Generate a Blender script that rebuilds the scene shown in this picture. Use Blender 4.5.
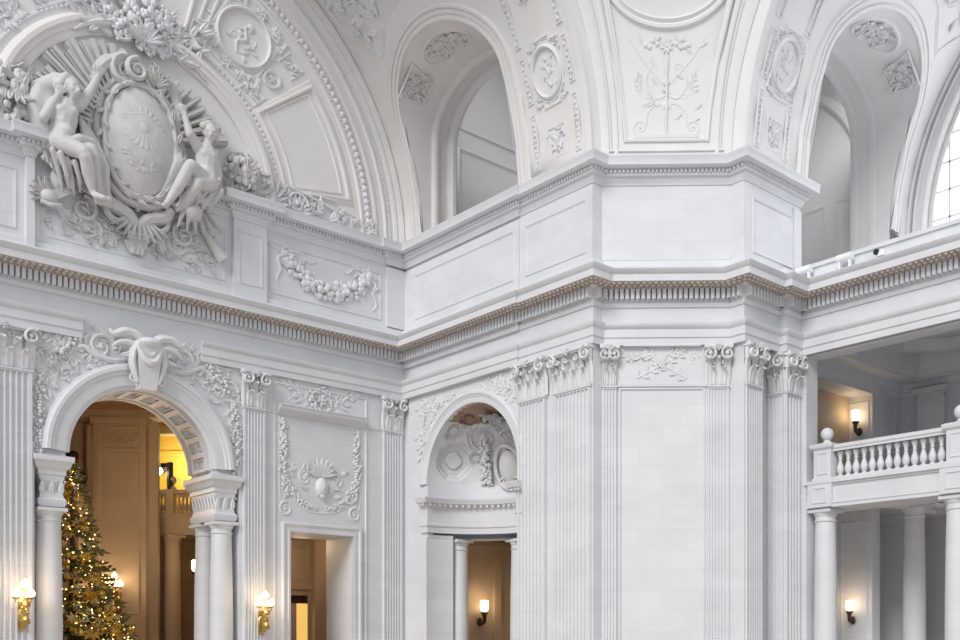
import bpy, bmesh, math, random
from mathutils import Vector, Matrix
for _o in list(bpy.data.objects): bpy.data.objects.remove(_o)
SC = bpy.context.scene; COL = SC.collection
PI = math.pi; R_ = math.radians

# ---------------------------------------------------------------- camera, sky, light, exposure
YAW = math.radians(45) + .0419                      # the look direction, counted from +x
ca, sa = math.cos(YAW), math.sin(YAW)
cam = bpy.data.cameras.new('camera'); camo = bpy.data.objects.new('camera', cam); COL.objects.link(camo)
camo.location = (0, 0, 1.7); camo.rotation_euler = (PI/2, 0, YAW - PI/2)
cam.sensor_width = 36; cam.lens = 36*1005/960
cam.shift_x = (480-546.5)/960; cam.shift_y = (637-320)/960
cam.clip_start = .1; cam.clip_end = 300
SC.camera = camo
W = bpy.data.worlds.new('sky'); SC.world = W; W.use_nodes = True
bg = W.node_tree.nodes['Background']; bg.inputs[0].default_value = (.915, .95, 1.0, 1); bg.inputs[1].default_value = .70
sun = bpy.data.lights.new('sun', 'SUN'); sun.energy = 2.2; sun.angle = R_(26); sun.color = (1, .975, .955)
suno = bpy.data.objects.new('sun', sun); COL.objects.link(suno)
suno.rotation_euler = Vector((.76, .32, -.57)).to_track_quat('-Z', 'Y').to_euler()
SC.view_settings.view_transform = 'Standard'; SC.view_settings.look = 'None'
SC.view_settings.exposure = -.08; SC.view_settings.gamma = 1; SC.view_settings.use_curve_mapping = False

# ---------------------------------------------------------------- plan of the place (metres, measured from the photograph)
XM, YL, YT, XR = 21.38, 31.05, 18.02, 27.2          # walls: middle (x), left (y), return (y), right (x)
AX, ZS, RB = 11.77, 16.1, 9.6                       # vault of the left arm: axis x, springing height, radius
AYR = YT - RB                                       # axis y of the right arm's vault
E1, C1, C2, E2 = (21.38, 21.19), (21.76, 21.19), (24.55, 18.5), (24.55, 18.02)   # the chamfered pier
ZA, ZC, ZCOR, ZB, ZR = 10.47, 9.26, 12.2, 13.05, 16.0   # architrave bottom, capital bottom, corona bottom, attic base, attic cap top

# ---------------------------------------------------------------- materials
def mat(name, col, rough=.6, var=.05, scale=1.2, bump=.0, metal=0, emit=None, es=0, joints=False, veins=0):
    m = bpy.data.materials.new(name); m.use_nodes = True
    nt = m.node_tree; N = nt.nodes; Lk = nt.links; b = N['Principled BSDF']
    b.inputs['Roughness'].default_value = rough; b.inputs['Metallic'].default_value = metal
    if emit:
        b.inputs['Emission Color'].default_value = (*emit, 1); b.inputs['Emission Strength'].default_value = es
    geo = N.new('ShaderNodeNewGeometry'); no = N.new('ShaderNodeTexNoise')
    no.inputs['Scale'].default_value = scale; no.inputs['Detail'].default_value = 5
    Lk.new(geo.outputs['Position'], no.inputs['Vector'])
    mp = N.new('ShaderNodeMapRange'); mp.inputs[1].default_value = .3; mp.inputs[2].default_value = .7
    mp.inputs[3].default_value = 1 - var; mp.inputs[4].default_value = 1 + var
    Lk.new(no.outputs['Fac'], mp.inputs[0])
    mul = N.new('ShaderNodeMix'); mul.data_type = 'RGBA'; mul.blend_type = 'MULTIPLY'; mul.inputs[0].default_value = 1
    mul.inputs[6].default_value = (*col, 1); Lk.new(mp.outputs[0], mul.inputs[7])
    out = mul.outputs[2]
    if joints:                                      # courses of big blocks with hairline joints
        sx = N.new('ShaderNodeSeparateXYZ'); Lk.new(geo.outputs['Position'], sx.inputs[0])
        su = N.new('ShaderNodeMath'); su.operation = 'SUBTRACT'; Lk.new(sx.outputs[0], su.inputs[0]); Lk.new(sx.outputs[1], su.inputs[1])
        cb = N.new('ShaderNodeCombineXYZ'); Lk.new(su.outputs[0], cb.inputs[0]); Lk.new(sx.outputs[2], cb.inputs[1])
        br = N.new('ShaderNodeTexBrick'); Lk.new(cb.outputs[0], br.inputs['Vector'])
        br.inputs['Scale'].default_value = 1; br.inputs['Brick Width'].default_value = 2.1; br.inputs['Row Height'].default_value = .62
        br.inputs['Mortar Size'].default_value = .006; br.inputs['Mortar Smooth'].default_value = .3; br.inputs['Bias'].default_value = 0
        br.inputs['Color1'].default_value = (1, 1, 1, 1); br.inputs['Color2'].default_value = (.955, .955, .96, 1); br.inputs['Mortar'].default_value = (.86, .85, .84, 1)
        m2 = N.new('ShaderNodeMix'); m2.data_type = 'RGBA'; m2.blend_type = 'MULTIPLY'; m2.inputs[0].default_value = 1
        Lk.new(out, m2.inputs[6]); Lk.new(br.outputs['Color'], m2.inputs[7]); out = m2.outputs[2]
    if veins:
        wv = N.new('ShaderNodeTexNoise'); wv.inputs['Scale'].default_value = .35; wv.inputs['Detail'].default_value = 8; wv.inputs['Distortion'].default_value = 1.6
        st = N.new('ShaderNodeMapping'); st.inputs['Scale'].default_value = (1, 1, 2.6); Lk.new(geo.outputs['Position'], st.inputs[0]); Lk.new(st.outputs[0], wv.inputs['Vector'])
        rp = N.new('ShaderNodeMapRange'); rp.inputs[1].default_value = .42; rp.inputs[2].default_value = .62; rp.inputs[3].default_value = 1; rp.inputs[4].default_value = 1 - veins
        Lk.new(wv.outputs['Fac'], rp.inputs[0])
        m3 = N.new('ShaderNodeMix'); m3.data_type = 'RGBA'; m3.blend_type = 'MULTIPLY'; m3.inputs[0].default_value = 1
        Lk.new(out, m3.inputs[6]); Lk.new(rp.outputs[0], m3.inputs[7]); out = m3.outputs[2]
    Lk.new(out, b.inputs['Base Color'])
    if bump:
        bn = N.new('ShaderNodeTexNoise'); bn.inputs['Scale'].default_value = 9; bn.inputs['Detail'].default_value = 4
        Lk.new(geo.outputs['Position'], bn.inputs['Vector'])
        bp = N.new('ShaderNodeBump'); bp.inputs['Strength'].default_value = bump; bp.inputs['Distance'].default_value = .03
        Lk.new(bn.outputs['Fac'], bp.inputs['Height']); Lk.new(bp.outputs[0], b.inputs['Normal'])
    return m
M_ST = mat('pale_marble', (.71, .72, .745), .55, .03, 1.0, joints=True, veins=.035)
M_ORN = mat('carved_marble', (.71, .713, .728), .62, .05, 2.2, bump=.06)
M_PL = mat('white_plaster', (.75, .74, .745), .75, .03, .8)
M_PLW = mat('cream_plaster', (.74, .715, .70), .75, .04, .8, bump=.05)
M_SCU = mat('statuary_stone', (.60, .59, .58), .6, .07, 3.0, bump=.08)
M_TAN = mat('warm_shade_tan', (.46, .385, .32), .8, .2, 9.0)  # warm bounced shade under the corona, put into the base colour
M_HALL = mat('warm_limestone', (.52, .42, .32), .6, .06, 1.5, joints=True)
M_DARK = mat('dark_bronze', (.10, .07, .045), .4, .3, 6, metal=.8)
M_BR = mat('gilt_bronze', (.55, .37, .13), .35, .3, 20, metal=.85)
M_GL = mat('frosted_globe', (1, .93, .8), .3, .02, 3, emit=(1, .76, .45), es=4.5)
M_YEL = mat('ochre_wall', (.78, .62, .16), .7, .05, 2)
M_BLK = mat('black_metal', (.02, .02, .022), .4, .1, 5)
M_WHT = mat('white_enamel', (.85, .86, .88), .3, .02, 5)
M_FLO = mat('floor_marble', (.56, .49, .43), .45, .1, .8)
M_NEE = mat('fir_needles', (.19, .21, .085), .6, .35, 5)
M_GOLD = mat('gold_ornament', (.85, .55, .12), .3, .15, 20, metal=.7)
M_LED = mat('fairy_light', (1, .8, .4), .4, .02, 3, emit=(1, .62, .2), es=7)
M_TRK = mat('bark', (.10, .065, .04), .8, .3, 8)
M_SPOT = mat('lamp_lens', (1, .95, .85), .3, .02, 3, emit=(1, .93, .78), es=18)
M_GLASS = bpy.data.materials.new('window_glass'); M_GLASS.use_nodes = True
_n = M_GLASS.node_tree; _b = _n.nodes['Principled BSDF']; _t = _n.nodes.new('ShaderNodeBsdfTransparent'); _mx = _n.nodes.new('ShaderNodeMixShader')
_b.inputs['Base Color'].default_value = (.9, .93, .95, 1); _b.inputs['Roughness'].default_value = .3; _b.inputs['Emission Color'].default_value = (.95, .975, 1, 1); _b.inputs['Emission Strength'].default_value = 1.5; _mx.inputs[0].default_value = .4
_n.links.new(_b.outputs[0], _mx.inputs[1]); _n.links.new(_t.outputs[0], _mx.inputs[2]); _n.links.new(_mx.outputs[0], _n.nodes['Material Output'].inputs[0])

# ---------------------------------------------------------------- mesh building
def off2(path, i, closed=False):
    """unit right-hand normal and mitre factor at point i of a 2D path"""
    n = len(path)
    def d(a, b):
        x, y = b[0]-a[0], b[1]-a[1]; l = math.hypot(x, y) or 1e-9; return (x/l, y/l)
    if closed: d0, d1 = d(path[i-1], path[i]), d(path[i], path[(i+1) % n])
    else:
        d0 = d(path[i-1], path[i]) if i > 0 else None
        d1 = d(path[i], path[i+1]) if i < n-1 else None
        d0 = d0 or d1; d1 = d1 or d0
    n0, n1 = (d0[1], -d0[0]), (d1[1], -d1[0])
    mx, my = n0[0]+n1[0], n0[1]+n1[1]; l = math.hypot(mx, my) or 1e-9; mx /= l; my /= l
    c = max(.3, mx*n0[0]+my*n0[1]); return mx/c, my/c
class MB:
    def __init__(s): s.v = []; s.f = []
    def add(s, vs, fs):
        o = len(s.v); s.v.extend(tuple(p) for p in vs); s.f.extend(tuple(i+o for i in q) for q in fs)
    def grid(s, rows, cr=False, cc=False):
        """rows of points -> quads"""
        nr, nc = len(rows), len(rows[0]); vs = [p for r in rows for p in r]; fs = []
        for i in range(nr if cr else nr-1):
            for j in range(nc if cc else nc-1):
                a, b = i, (i+1) % nr; c, e = j, (j+1) % nc
                fs.append((a*nc+c, a*nc+e, b*nc+e, b*nc+c))
        s.add(vs, fs)
    def hexa(s, p):
        s.add(p, [(0,1,2,3), (7,6,5,4), (0,4,5,1), (1,5,6,2), (2,6,7,3), (3,7,4,0)])
    def box(s, x0, x1, y0, y1, z0, z1):
        s.hexa([(x0,y0,z0),(x1,y0,z0),(x1,y1,z0),(x0,y1,z0),(x0,y0,z1),(x1,y0,z1),(x1,y1,z1),(x0,y1,z1)])
    def sbox(s, S, u0, u1, v0, v1, n0, n1):
        s.hexa([S(u0,v0,n0),S(u1,v0,n0),S(u1,v0,n1),S(u0,v0,n1),S(u0,v1,n0),S(u1,v1,n0),S(u1,v1,n1),S(u0,v1,n1)])
    def sweep(s, path, prof, closed=False, cap=True):
        """mitred run along a plan path; prof = (distance to the right of the path, z)"""
        rows = []
        for i, p in enumerate(path):
            m = off2(path, i, closed); rows.append([(p[0]+m[0]*o, p[1]+m[1]*o, z) for o, z in prof])
        s.grid(rows, cr=closed)
        if cap and not closed:
            k = len(prof)
            for r in (rows[0], rows[-1]): s.add(r, [tuple(range(k))])
    def mould(s, S, path, prof, closed=False):
        """moulding on a surface map S(u,v,n); prof = (sideways, out)"""
        rows = []
        for i, p in enumerate(path):
            m = off2(path, i, closed); rows.append([S(p[0]+m[0]*b, p[1]+m[1]*b, n) for b, n in prof])
        s.grid(rows, cr=closed)
    def rect(s, S, u0, u1, v0, v1, prof):
        s.mould(S, [(u0,v0),(u0,v1),(u1,v1),(u1,v0)], prof, True)
    def lathe(s, c, prof, seg=24, S=None):
        rows = []
        for r, z in prof: rows.append([(c[0]+r*math.cos(2*PI*k/seg), c[1]+r*math.sin(2*PI*k/seg), c[2]+z) for k in range(seg)])
        s.grid(rows, cc=True)
        n = seg; s.add(rows[0], [tuple(range(n))]); s.add(rows[-1], [tuple(range(n))])
    def tube(s, pts, rad, seg=8, caps=True):
        pts = [Vector(p) for p in pts]; n = len(pts)
        if not hasattr(rad, '__len__'): rad = [rad]*n
        rows = []; up = None
        for i in range(n):
            t = (pts[min(i+1, n-1)]-pts[max(i-1, 0)]).normalized()
            if up is None: up = Vector((0,0,1)) if abs(t.z) < .9 else Vector((1,0,0))
            a = t.cross(up); a = a.normalized() if a.length > 1e-6 else Vector((1,0,0)); b = a.cross(t); up = b
            rows.append([pts[i]+(a*math.cos(2*PI*k/seg)+b*math.sin(2*PI*k/seg))*rad[i] for k in range(seg)])
        s.grid(rows, cc=True)
        if caps: s.add(rows[0], [tuple(range(seg))]); s.add(rows[-1], [tuple(range(seg))])
    def ell(s, c, r, nu=8, nv=6, M=None):
        if not hasattr(r, '__len__'): r = (r, r, r)
        rows = []
        for i in range(nv+1):
            a = -PI/2+PI*i/nv; q = []
            for k in range(nu):
                p = Vector((r[0]*math.cos(a)*math.cos(2*PI*k/nu), r[1]*math.cos(a)*math.sin(2*PI*k/nu), r[2]*math.sin(a)))
                if M: p = M @ p
                q.append((c[0]+p.x, c[1]+p.y, c[2]+p.z))
            rows.append(q)
        s.grid(rows, cc=True)
    # ----- ornament vocabulary, on a surface map
    def bead(s, S, u, v, r, n=0, h=None, nu=6, nv=3, ru=None):
        h = h or r; ru = ru or r; rows = []
        for i in range(nv+1):
            a = PI/2*i/nv; rows.append([S(u+ru*math.cos(a)*math.cos(2*PI*k/nu), v+r*math.cos(a)*math.sin(2*PI*k/nu), n+h*math.sin(a)) for k in range(nu)])
        s.grid(rows, cc=True)
    def cord(s, S, path, r, n=0, h=None, closed=False, seg=4):
        """half-round bead along a path on the surface; r may taper"""
        k = len(path); rr = r if hasattr(r, '__len__') else [r]*k; rows = []
        if 3 <= k < 9 and not closed:                # short control lists become smooth curves
            P = [path[0]]+list(path)+[path[-1]]; Q = []; R2 = []
            for i in range(k-1):
                for j in range(5):
                    t = j/5; f = lambda a, b, c, d: .5*(2*b+(c-a)*t+(2*a-5*b+4*c-d)*t*t+(3*b-a-3*c+d)*t**3)
                    Q.append((f(*[P[i+m][0] for m in range(4)]), f(*[P[i+m][1] for m in range(4)]))); R2.append(rr[i]+(rr[i+1]-rr[i])*t)
            path, rr = Q+[path[-1]], R2+[rr[-1]]; k = len(path)
        for i, p in enumerate(path):
            m = off2(path, i, closed); hh = (h or 1.0)*rr[i]
            rows.append([S(p[0]+m[0]*rr[i]*math.cos(PI*j/seg), p[1]+m[1]*rr[i]*math.cos(PI*j/seg), n+hh*math.sin(PI*j/seg)) for j in range(seg+1)])
        s.grid(rows, cr=closed)
    def leaf(s, S, u, v, ang, L, Wd, h=.06, n=0, curl=0, lobes=3):
        c, q = math.cos(ang), math.sin(ang); rows = []; nt = 7
        for i in range(nt+1):
            t = i/nt; w = Wd*.5*math.sin(PI*min(1, .12+.88*t)**.8)*(1-.22*abs(math.sin(PI*lobes*t)))
            if i == nt: w = Wd*.05
            nc = n+h*(.35+.65*math.sin(PI*t*.8)) + curl*t*t*t; row = []
            for j, sgn in enumerate((-1, -.5, 0, .5, 1)):
                hh = nc-h*(.9 if abs(sgn) == 1 else (.0 if sgn else .25))*(.6+.4*(1-t)) + (curl*.0)
                a = t*L*(1-.15*abs(sgn)*0); row.append(S(u+c*a-q*w*sgn, v+q*a+c*w*sgn, max(n-.01, hh)))
            rows.append(row)
        s.grid(rows)
    def tongue(s, S, u, v, L, w, n0, k=1.0):
        rows = []
        for t, n, f in ((0, .0, .8), (.3, .03, .95), (.6, .05, 1), (.82, .09, .9), (.95, .17, .75), (1, .25, .6), (.97, .31, .42), (.89, .33, .2)):
            rows.append([S(u+w*.5*f*q, v+L*t, n0+k*n-(.05*abs(q) if abs(q) == 1 else (.02 if q == 0 else 0))) for q in (-1, -.55, 0, .55, 1)])
        s.grid(rows)
    def scroll(s, S, u, v, ang, Rr, hand=1, turns=1.4, n=0, th=.2, h=1.0):
        k = int(14*turns)+4; pts = []; rd = []
        for i in range(k+1):
            t = i/k; a = ang+hand*2*PI*turns*t; r = Rr*(1-.85*t); pts.append((u+r*math.cos(a), v+r*math.sin(a))); rd.append(Rr*th*(1-.55*t))
        s.cord(S, pts, rd, n, h); s.bead(S, u, v, Rr*.2, n, Rr*.22)
    def rosette(s, S, u, v, r, pet=6, n=0, h=None):
        h = h or r*.35
        for k in range(pet): s.leaf(S, u, v, 2*PI*k/pet+.3, r, r*.75, h, n, lobes=1)
        s.bead(S, u, v, r*.28, n, h*1.3)
    def garland(s, S, path, r, rng, n=0, dens=1.0, leaves=True):
        L = 0; seg = []
        for a, b in zip(path, path[1:]):
            l = math.hypot(b[0]-a[0], b[1]-a[1]); seg.append((a, b, L, l)); L += l
        m = int(L/r*1.6*dens)
        for i in range(m):
            x = L*(i+.5)/m
            for a, b, st, l in seg:
                if st <= x <= st+l:
                    t = (x-st)/l; dx, dy = (b[0]-a[0])/l, (b[1]-a[1])/l; w = r*(.55+.6*math.sin(PI*x/L))
                    for q in range(2):
                        o = rng.uniform(-1, 1)*w; z = rng.uniform(.35, .6)*r
                        s.bead(S, a[0]+dx*l*t-dy*o+rng.uniform(-.3,.3)*r, a[1]+dy*l*t+dx*o, z, n+max(0, (w-abs(o)))*.6, z*1.1)
                    if leaves:
                        an = math.atan2(dy, dx)+rng.choice((-1,1))*rng.uniform(.5,1.3); s.leaf(S, a[0]+dx*l*t, a[1]+dy*l*t, an, r*1.7, r*.8, r*.35, n)
                    break
    def spray(s, S, u, v, ang, L, rng, n=0, k=5, w=.35, h=.05):
        """a stem with leaves to both sides"""
        pts = [(u+math.cos(ang+.35*math.sin(2.2*t))*L*t, v+math.sin(ang+.35*math.sin(2.2*t))*L*t) for t in [i/8 for i in range(9)]]
        s.cord(S, pts, [L*.035*(1.3-t/8) for t in range(9)], n)
        for i in range(k):
            t = (i+.6)/k; p = pts[min(8, int(t*8))]
            for sg in (-1, 1): s.leaf(S, p[0], p[1], ang+sg*rng.uniform(.5,1.0), L*w*(1.15-.5*t), L*w*.45, h, n, curl=h*.6)
        s.leaf(S, pts[-1][0], pts[-1][1], ang, L*w, L*w*.5, h, n)
    def rinceau(s, S, u, v, dirx, L, H, rng, n=0, k=3, h=.05):
        """running scroll of acanthus from (u,v) along u; dirx = +1/-1"""
        st = L/k; pts = [(u+dirx*L*i/24, v+H*.28*math.sin(i/24*k*PI)) for i in range(25)]
        s.cord(S, pts, H*.05, n)
        for i in range(k):
            sg = 1 if i % 2 == 0 else -1; cx = u+dirx*st*(i+.55); R0 = min(st*.42, H*.36)*(1-.12*i)
            s.scroll(S, cx, v-sg*H*.08, PI/2*sg, R0, -sg*dirx, 1.3, n, .16)
            for q in range(4):
                a = rng.uniform(0, 2*PI); s.leaf(S, cx+math.cos(a)*R0*.8, v+math.sin(a)*R0*.8, a+rng.uniform(-.6,.6), R0*.75, R0*.42, h, n, curl=h*.5)
    def build(s, name, m, parent=None, loc=None, sharp=35, local=False):
        me = bpy.data.meshes.new(name); o = bpy.data.objects.new(name, me); COL.objects.link(o)
        off = Vector((0,0,0))
        if parent is not None:
            o.parent = parent
            if not local:
                p = parent; off = Vector((0,0,0))
                while p is not None: off = off+p.location; p = p.parent
        elif loc is not None:
            o.location = loc; off = Vector(loc)
        me.from_pydata([(x-off.x, y-off.y, z-off.z) for x, y, z in s.v], [], s.f)
        bm = bmesh.new(); bm.from_mesh(me)
        bmesh.ops.remove_doubles(bm, verts=bm.verts, dist=1e-5)
        bmesh.ops.recalc_face_normals(bm, faces=bm.faces); bm.to_mesh(me); bm.free()
        if sharp: me.shade_smooth(); me.set_sharp_from_angle(angle=R_(sharp))
        me.materials.append(m); return o
def tag(o, label, cat, group=None):
    o['label'] = label; o['category'] = cat
    if group: o['group'] = group
    return o
def struct(name, mb, m, sharp=35):
    o = mb.build(name, m, sharp=sharp); o['kind'] = 'structure'; return o
def thing(name, label, cat, loc=(0,0,0), rotz=0, group=None):
    o = bpy.data.objects.new(name, None); COL.objects.link(o); o.location = loc; o.rotation_euler = (0,0,rotz); o.empty_display_size = .2
    return tag(o, label, cat, group)
def part(name, mb, m, p, local=False, label=None, sharp=35):
    o = mb.build(name, m, p, local=local, sharp=sharp)
    if label: o['label'] = label
    return o
def dup(root, loc, rotz=0, label=None, group=None):
    r = root.copy(); COL.objects.link(r); r.location = loc; r.rotation_euler = (0,0,rotz)
    if label: r['label'] = label
    if group: r['group'] = group
    for ch in root.children:
        c = ch.copy(); COL.objects.link(c); c.parent = r
        for g in ch.children:
            d = g.copy(); COL.objects.link(d); d.parent = c
    return r
def box_of(*a):
    m = MB(); m.box(*a); return m

# ---------------------------------------------------------------- surface maps
def SL(u, v, n): return (u, YL-n, v)
def SM(u, v, n): return (XM-n, u, v)
def ST(u, v, n): return (u, YT-n, v)
def SR(u, v, n): return (XR-n, u, v)
_cl = math.hypot(C2[0]-C1[0], C2[1]-C1[1]); _cd = ((C2[0]-C1[0])/_cl, (C2[1]-C1[1])/_cl); _cn = (-abs(_cd[1]), -abs(_cd[0]))
def SCH(u, v, n): return (C1[0]+_cd[0]*u+_cn[0]*n, C1[1]+_cd[1]*u+_cn[1]*n, v)     # u: 0 at left corner .. _cl
def SB(u, v, n):                                    # left vault: u = y, v = arc length above the springing
    a = v/RB; r = RB-n; return (AX+r*math.cos(a), u, ZS+r*math.sin(a))
def SBR(u, v, n):                                   # right vault: u = x
    a = v/RB; r = RB-n; return (u, AYR+r*math.cos(a), ZS+r*math.sin(a))
def SPOL(u, v, n):                                  # left lunette in polar form: u = angle * 6, v = radius
    a = u/6; return (AX+v*math.cos(a), YL-n, ZS+v*math.sin(a))
def SH(r, z, n, d0): return (ca*(d0-n)+sa*r, sa*(d0-n)-ca*r, z)                   # the hall beyond: faces the rotunda's diagonal
def arcpts(c, r, a0, a1, k): return [(c[0]+r*math.cos(a0+(a1-a0)*i/k), c[1]+r*math.sin(a0+(a1-a0)*i/k)) for i in range(k+1)]

def wall_holes(mb, S, u0, u1, v0, v1, holes, t, back=True, extra=()):
    """wall in a surface map, front at n=0, back at n=-t; each hole: dict(u0,u1,top(u),bot)"""
    us = {u0, u1, *extra}
    for h in holes:
        k = 28 if h.get('arc') else 1
        for i in range(k+1):
            us.add(h['u0']+(h['u1']-h['u0'])*(.5-.5*math.cos(PI*i/k) if h.get('arc') else i/k))
        us.update(h.get('us', ()))
    us = sorted(us)
    for a, b in zip(us, us[1:]):
        mid = (a+b)/2; cuts = [(v0, v0), (v1, v1)]
        spans_a = [v0]; 
        hs = sorted([h for h in holes if h['u0']-1e-9 <= a and b <= h['u1']+1e-9], key=lambda h: h['bot'])
        lo = (v0, v0)
        segs = []
        for h in hs:
            segs.append((lo, (h['bot'], h['bot']))); lo = (h['top'](a), h['top'](b))
        segs.append((lo, (v1, v1)))
        for (la, lb), (ta, tb) in segs:
            if ta-la < 1e-6 and tb-lb < 1e-6: continue
            k = max(1, int((ta-la)/1.2)) if mb.curved else 1
            for n in ((0, -t) if back else (0,)):
                rows = [[S(a, la+(ta-la)*i/k, n), S(b, lb+(tb-lb)*i/k, n)] for i in range(k+1)]; mb.grid(rows)
        for h in hs:
            mb.add([S(a, h['top'](a), 0), S(b, h['top'](b), 0), S(b, h['top'](b), -t), S(a, h['top'](a), -t)], [(0,1,2,3)])
            if h['bot'] > v0: mb.add([S(a, h['bot'], 0), S(b, h['bot'], 0), S(b, h['bot'], -t), S(a, h['bot'], -t)], [(0,1,2,3)])
    for h in holes:
        for u in (h['u0'], h['u1']):
            mb.add([S(u, h['bot'], 0), S(u, h['top'](u), 0), S(u, h['top'](u), -t), S(u, h['bot'], -t)], [(0,1,2,3)])
MB.curved = False
def archtop(c, r, zs): return lambda u: zs+math.sqrt(max(0, r*r-(u-c)**2))

FR = [(0, 0), (.02, .05), (.07, .06), (.09, .03), (.13, .025), (.15, 0)]           # small panel frame profile
FR2 = [(0, 0), (.01, .03), (.04, .035), (.05, .012), (.08, .01), (.09, 0)]
def sc(p, k): return [(a*k, b*k) for a, b in p]

# ================================================================ THE SETTING
floor = MB(); floor.box(-6, 48, -6, 50, -.3, 0); struct('floor', floor, M_FLO)

# ---- left wall: big arch, doorway, attic zone
mb = MB()
wall_holes(mb, SL, 0, XM, 0, ZCOR, [dict(u0=AX-3.1, u1=AX+3.1, bot=0, arc=True, us=(AX-2.27, AX+2.27),
    top=lambda u: 7.1+math.sqrt(max(0, 2.27**2-(u-AX)**2)) if abs(u-AX) < 2.27 else 6.95),
    dict(u0=16.71, u1=19.18, bot=0, top=lambda u: 5.28)], 1.85)
mb.box(0, XM, YL, YL+1.2, ZCOR, ZR)
struct('wall_left', mb, M_ST, 0)
mb = MB(); rows = []
for i in range(41):
    a = R_(0)+PI*i/40; rows.append([(AX+RB*math.cos(a), YL, max(ZS-.2, ZS+RB*math.sin(a))), (AX, YL, ZS-.2)])
mb.grid(rows); struct('wall_lunette', mb, M_PL, 0)
# ---- middle wall with the niche
NY, NR, NS = 27.08, 2.5, 7.2                         # niche axis, radius, springing
mb = MB()
wall_holes(mb, SM, E1[1], YL, 0, ZCOR, [dict(u0=NY-NR, u1=NY+NR, bot=0, arc=True, top=archtop(NY, NR, NS))], .25)
mb.box(XM, XM+.6, E1[1]+.03, YL, ZCOR, ZR)
struct('wall_middle', mb, M_ST, 0)
# ---- pier: chamfer, its two corners, the return towards the right arm
mb = MB()
def prism(mb, poly, z0, z1):
    k = len(poly); mb.add([(x, y, z0) for x, y in poly]+[(x, y, z1) for x, y in poly], [tuple(range(k)), tuple(range(k, 2*k))]+[(i, (i+1) % k, (i+1) % k+k, i+k) for i in range(k)])
prism(mb, [E1, C1, C2, E2, (25.5, YT), (25.5, 18.46), (26.35, 18.46), (26.35, 17.8), (XR, 17.8), (XR, 17.6), (27.83, 17.6), (27.83, 19.9), (24.5, 21.6), (21.6, 21.6)], 0, ZA)
prism(mb, [E1, C1, C2, E2, (26.35, YT), (26.35, 17.78), (XR, 17.78), (27.6, 17.78), (27.6, 19.9), (24.5, 21.6), (21.6, 21.6)], ZA, ZCOR+.2)
prism(mb, [E1, C1, C2, E2, (27.5, YT), (27.5, 19.9), (24.5, 21.6), (21.6, 21.6)], ZCOR+.2, ZR)
struct('wall_pier', mb, M_ST, 0)
# ---- right wall: the entablature that spans the loggia
mb = MB(); mb.box(XR, 27.95, 4, 17.78, ZA, 12.5); mb.box(XR-.1, 27.9, 4, 17.9, 12.4, 13.1)
mb.box(XR-.16, 27.95, 4, 17.9, 13.1, 13.22)
struct('wall_right', mb, M_ST, 0)

# ---- entablature runs
PATH = [(0, YL), (XM-.06, YL), (XM-.06, 24.55), (E1[0], 24.55), E1, C1, C2, E2, (26.35, YT), (26.35, 17.78), (XR, 17.78), (XR, 4)]
arch_prof = [(-.05, ZA), (.12, ZA), (.12, ZA+.2), (.16, ZA+.22), (.16, ZA+.46), (.2, ZA+.49), (.25, ZA+.58), (.25, ZA+.64), (.06, ZA+.66), (-.05, ZA+.66)]
mb = MB(); mb.sweep([(0, YL), (9.95, YL)], arch_prof); mb.sweep([(13.55, YL)]+PATH[1:], arch_prof); struct('trim_1', mb, M_ST)
corn = [(-.05, 11.62), (.05, 11.62), (.08, 11.7), (.09, 11.74), (.07, 11.76), (.07, 12.1), (.2, 12.12), (.26, 12.15), (.3, 12.17), (.66, ZCOR), (.69, ZCOR), (.69, ZCOR+.2), (.72, ZCOR+.22),
        (.78, ZCOR+.3), (.8, ZCOR+.34), (.78, ZCOR+.36), (.12, ZB-.22), (.1, ZB-.06), (.02, ZB), (-.05, ZB)]
mb = MB(); mb.sweep(PATH, corn); struct('trim_2', mb, M_ST)
# dentils and the tan leaf band under the corona
md, mt, mw = MB(), MB(), MB(); PD = [(p[0], p[1]) for p in PATH]
for i in range(len(PATH)-1):
    a, b = PATH[i], PATH[i+1]; na, nb = off2(PATH, i), off2(PATH, i+1)
    for o0, o1, z0, z1, pitch, wd, tgt in ((.07, .27, 11.82, 12.11, .158, .106, md),):
        A = Vector((a[0]+na[0]*o0, a[1]+na[1]*o0)); B = Vector((b[0]+nb[0]*o0, b[1]+nb[1]*o0)); L = (B-A).length
        d = (B-A)/L; nn = Vector((d.y, -d.x)); k = max(1, int(L/pitch))
        for j in range(k):
            c = A+d*(L*(j+.5)/k); p = c-d*wd/2; q = c+d*wd/2; P = p+nn*(o1-o0); Q = q+nn*(o1-o0)
            tgt.hexa([(*p, z0), (*q, z0), (*Q, z0), (*P, z0), (*p, z1), (*q, z1), (*Q, z1), (*P, z1)])
    for o, z, pitch, r in ((.44, 12.165, .17, .062), (.60, 12.185, .17, .055), (.3, 12.14, .11, .03)):
        A = Vector((a[0]+na[0]*o, a[1]+na[1]*o)); B = Vector((b[0]+nb[0]*o, b[1]+nb[1]*o)); L = (B-A).length; d = (B-A)/L; k = max(1, int(L/pitch))
        for j in range(k):
            c = A+d*(L*(j+.5)/k); mw.ell((c.x, c.y, z-.01), (r, r, r*.8), 6, 4)
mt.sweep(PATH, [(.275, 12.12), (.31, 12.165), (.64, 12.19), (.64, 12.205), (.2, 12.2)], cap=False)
struct('trim_3', md, M_ST); struct('trim_4', mt, M_TAN); struct('trim_19', mw, mat('warm_shade_rosettes', (.62, .57, .52), .75, .12, 6))  # band and rosettes both carry the soffit's warm shade in their colour
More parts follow.
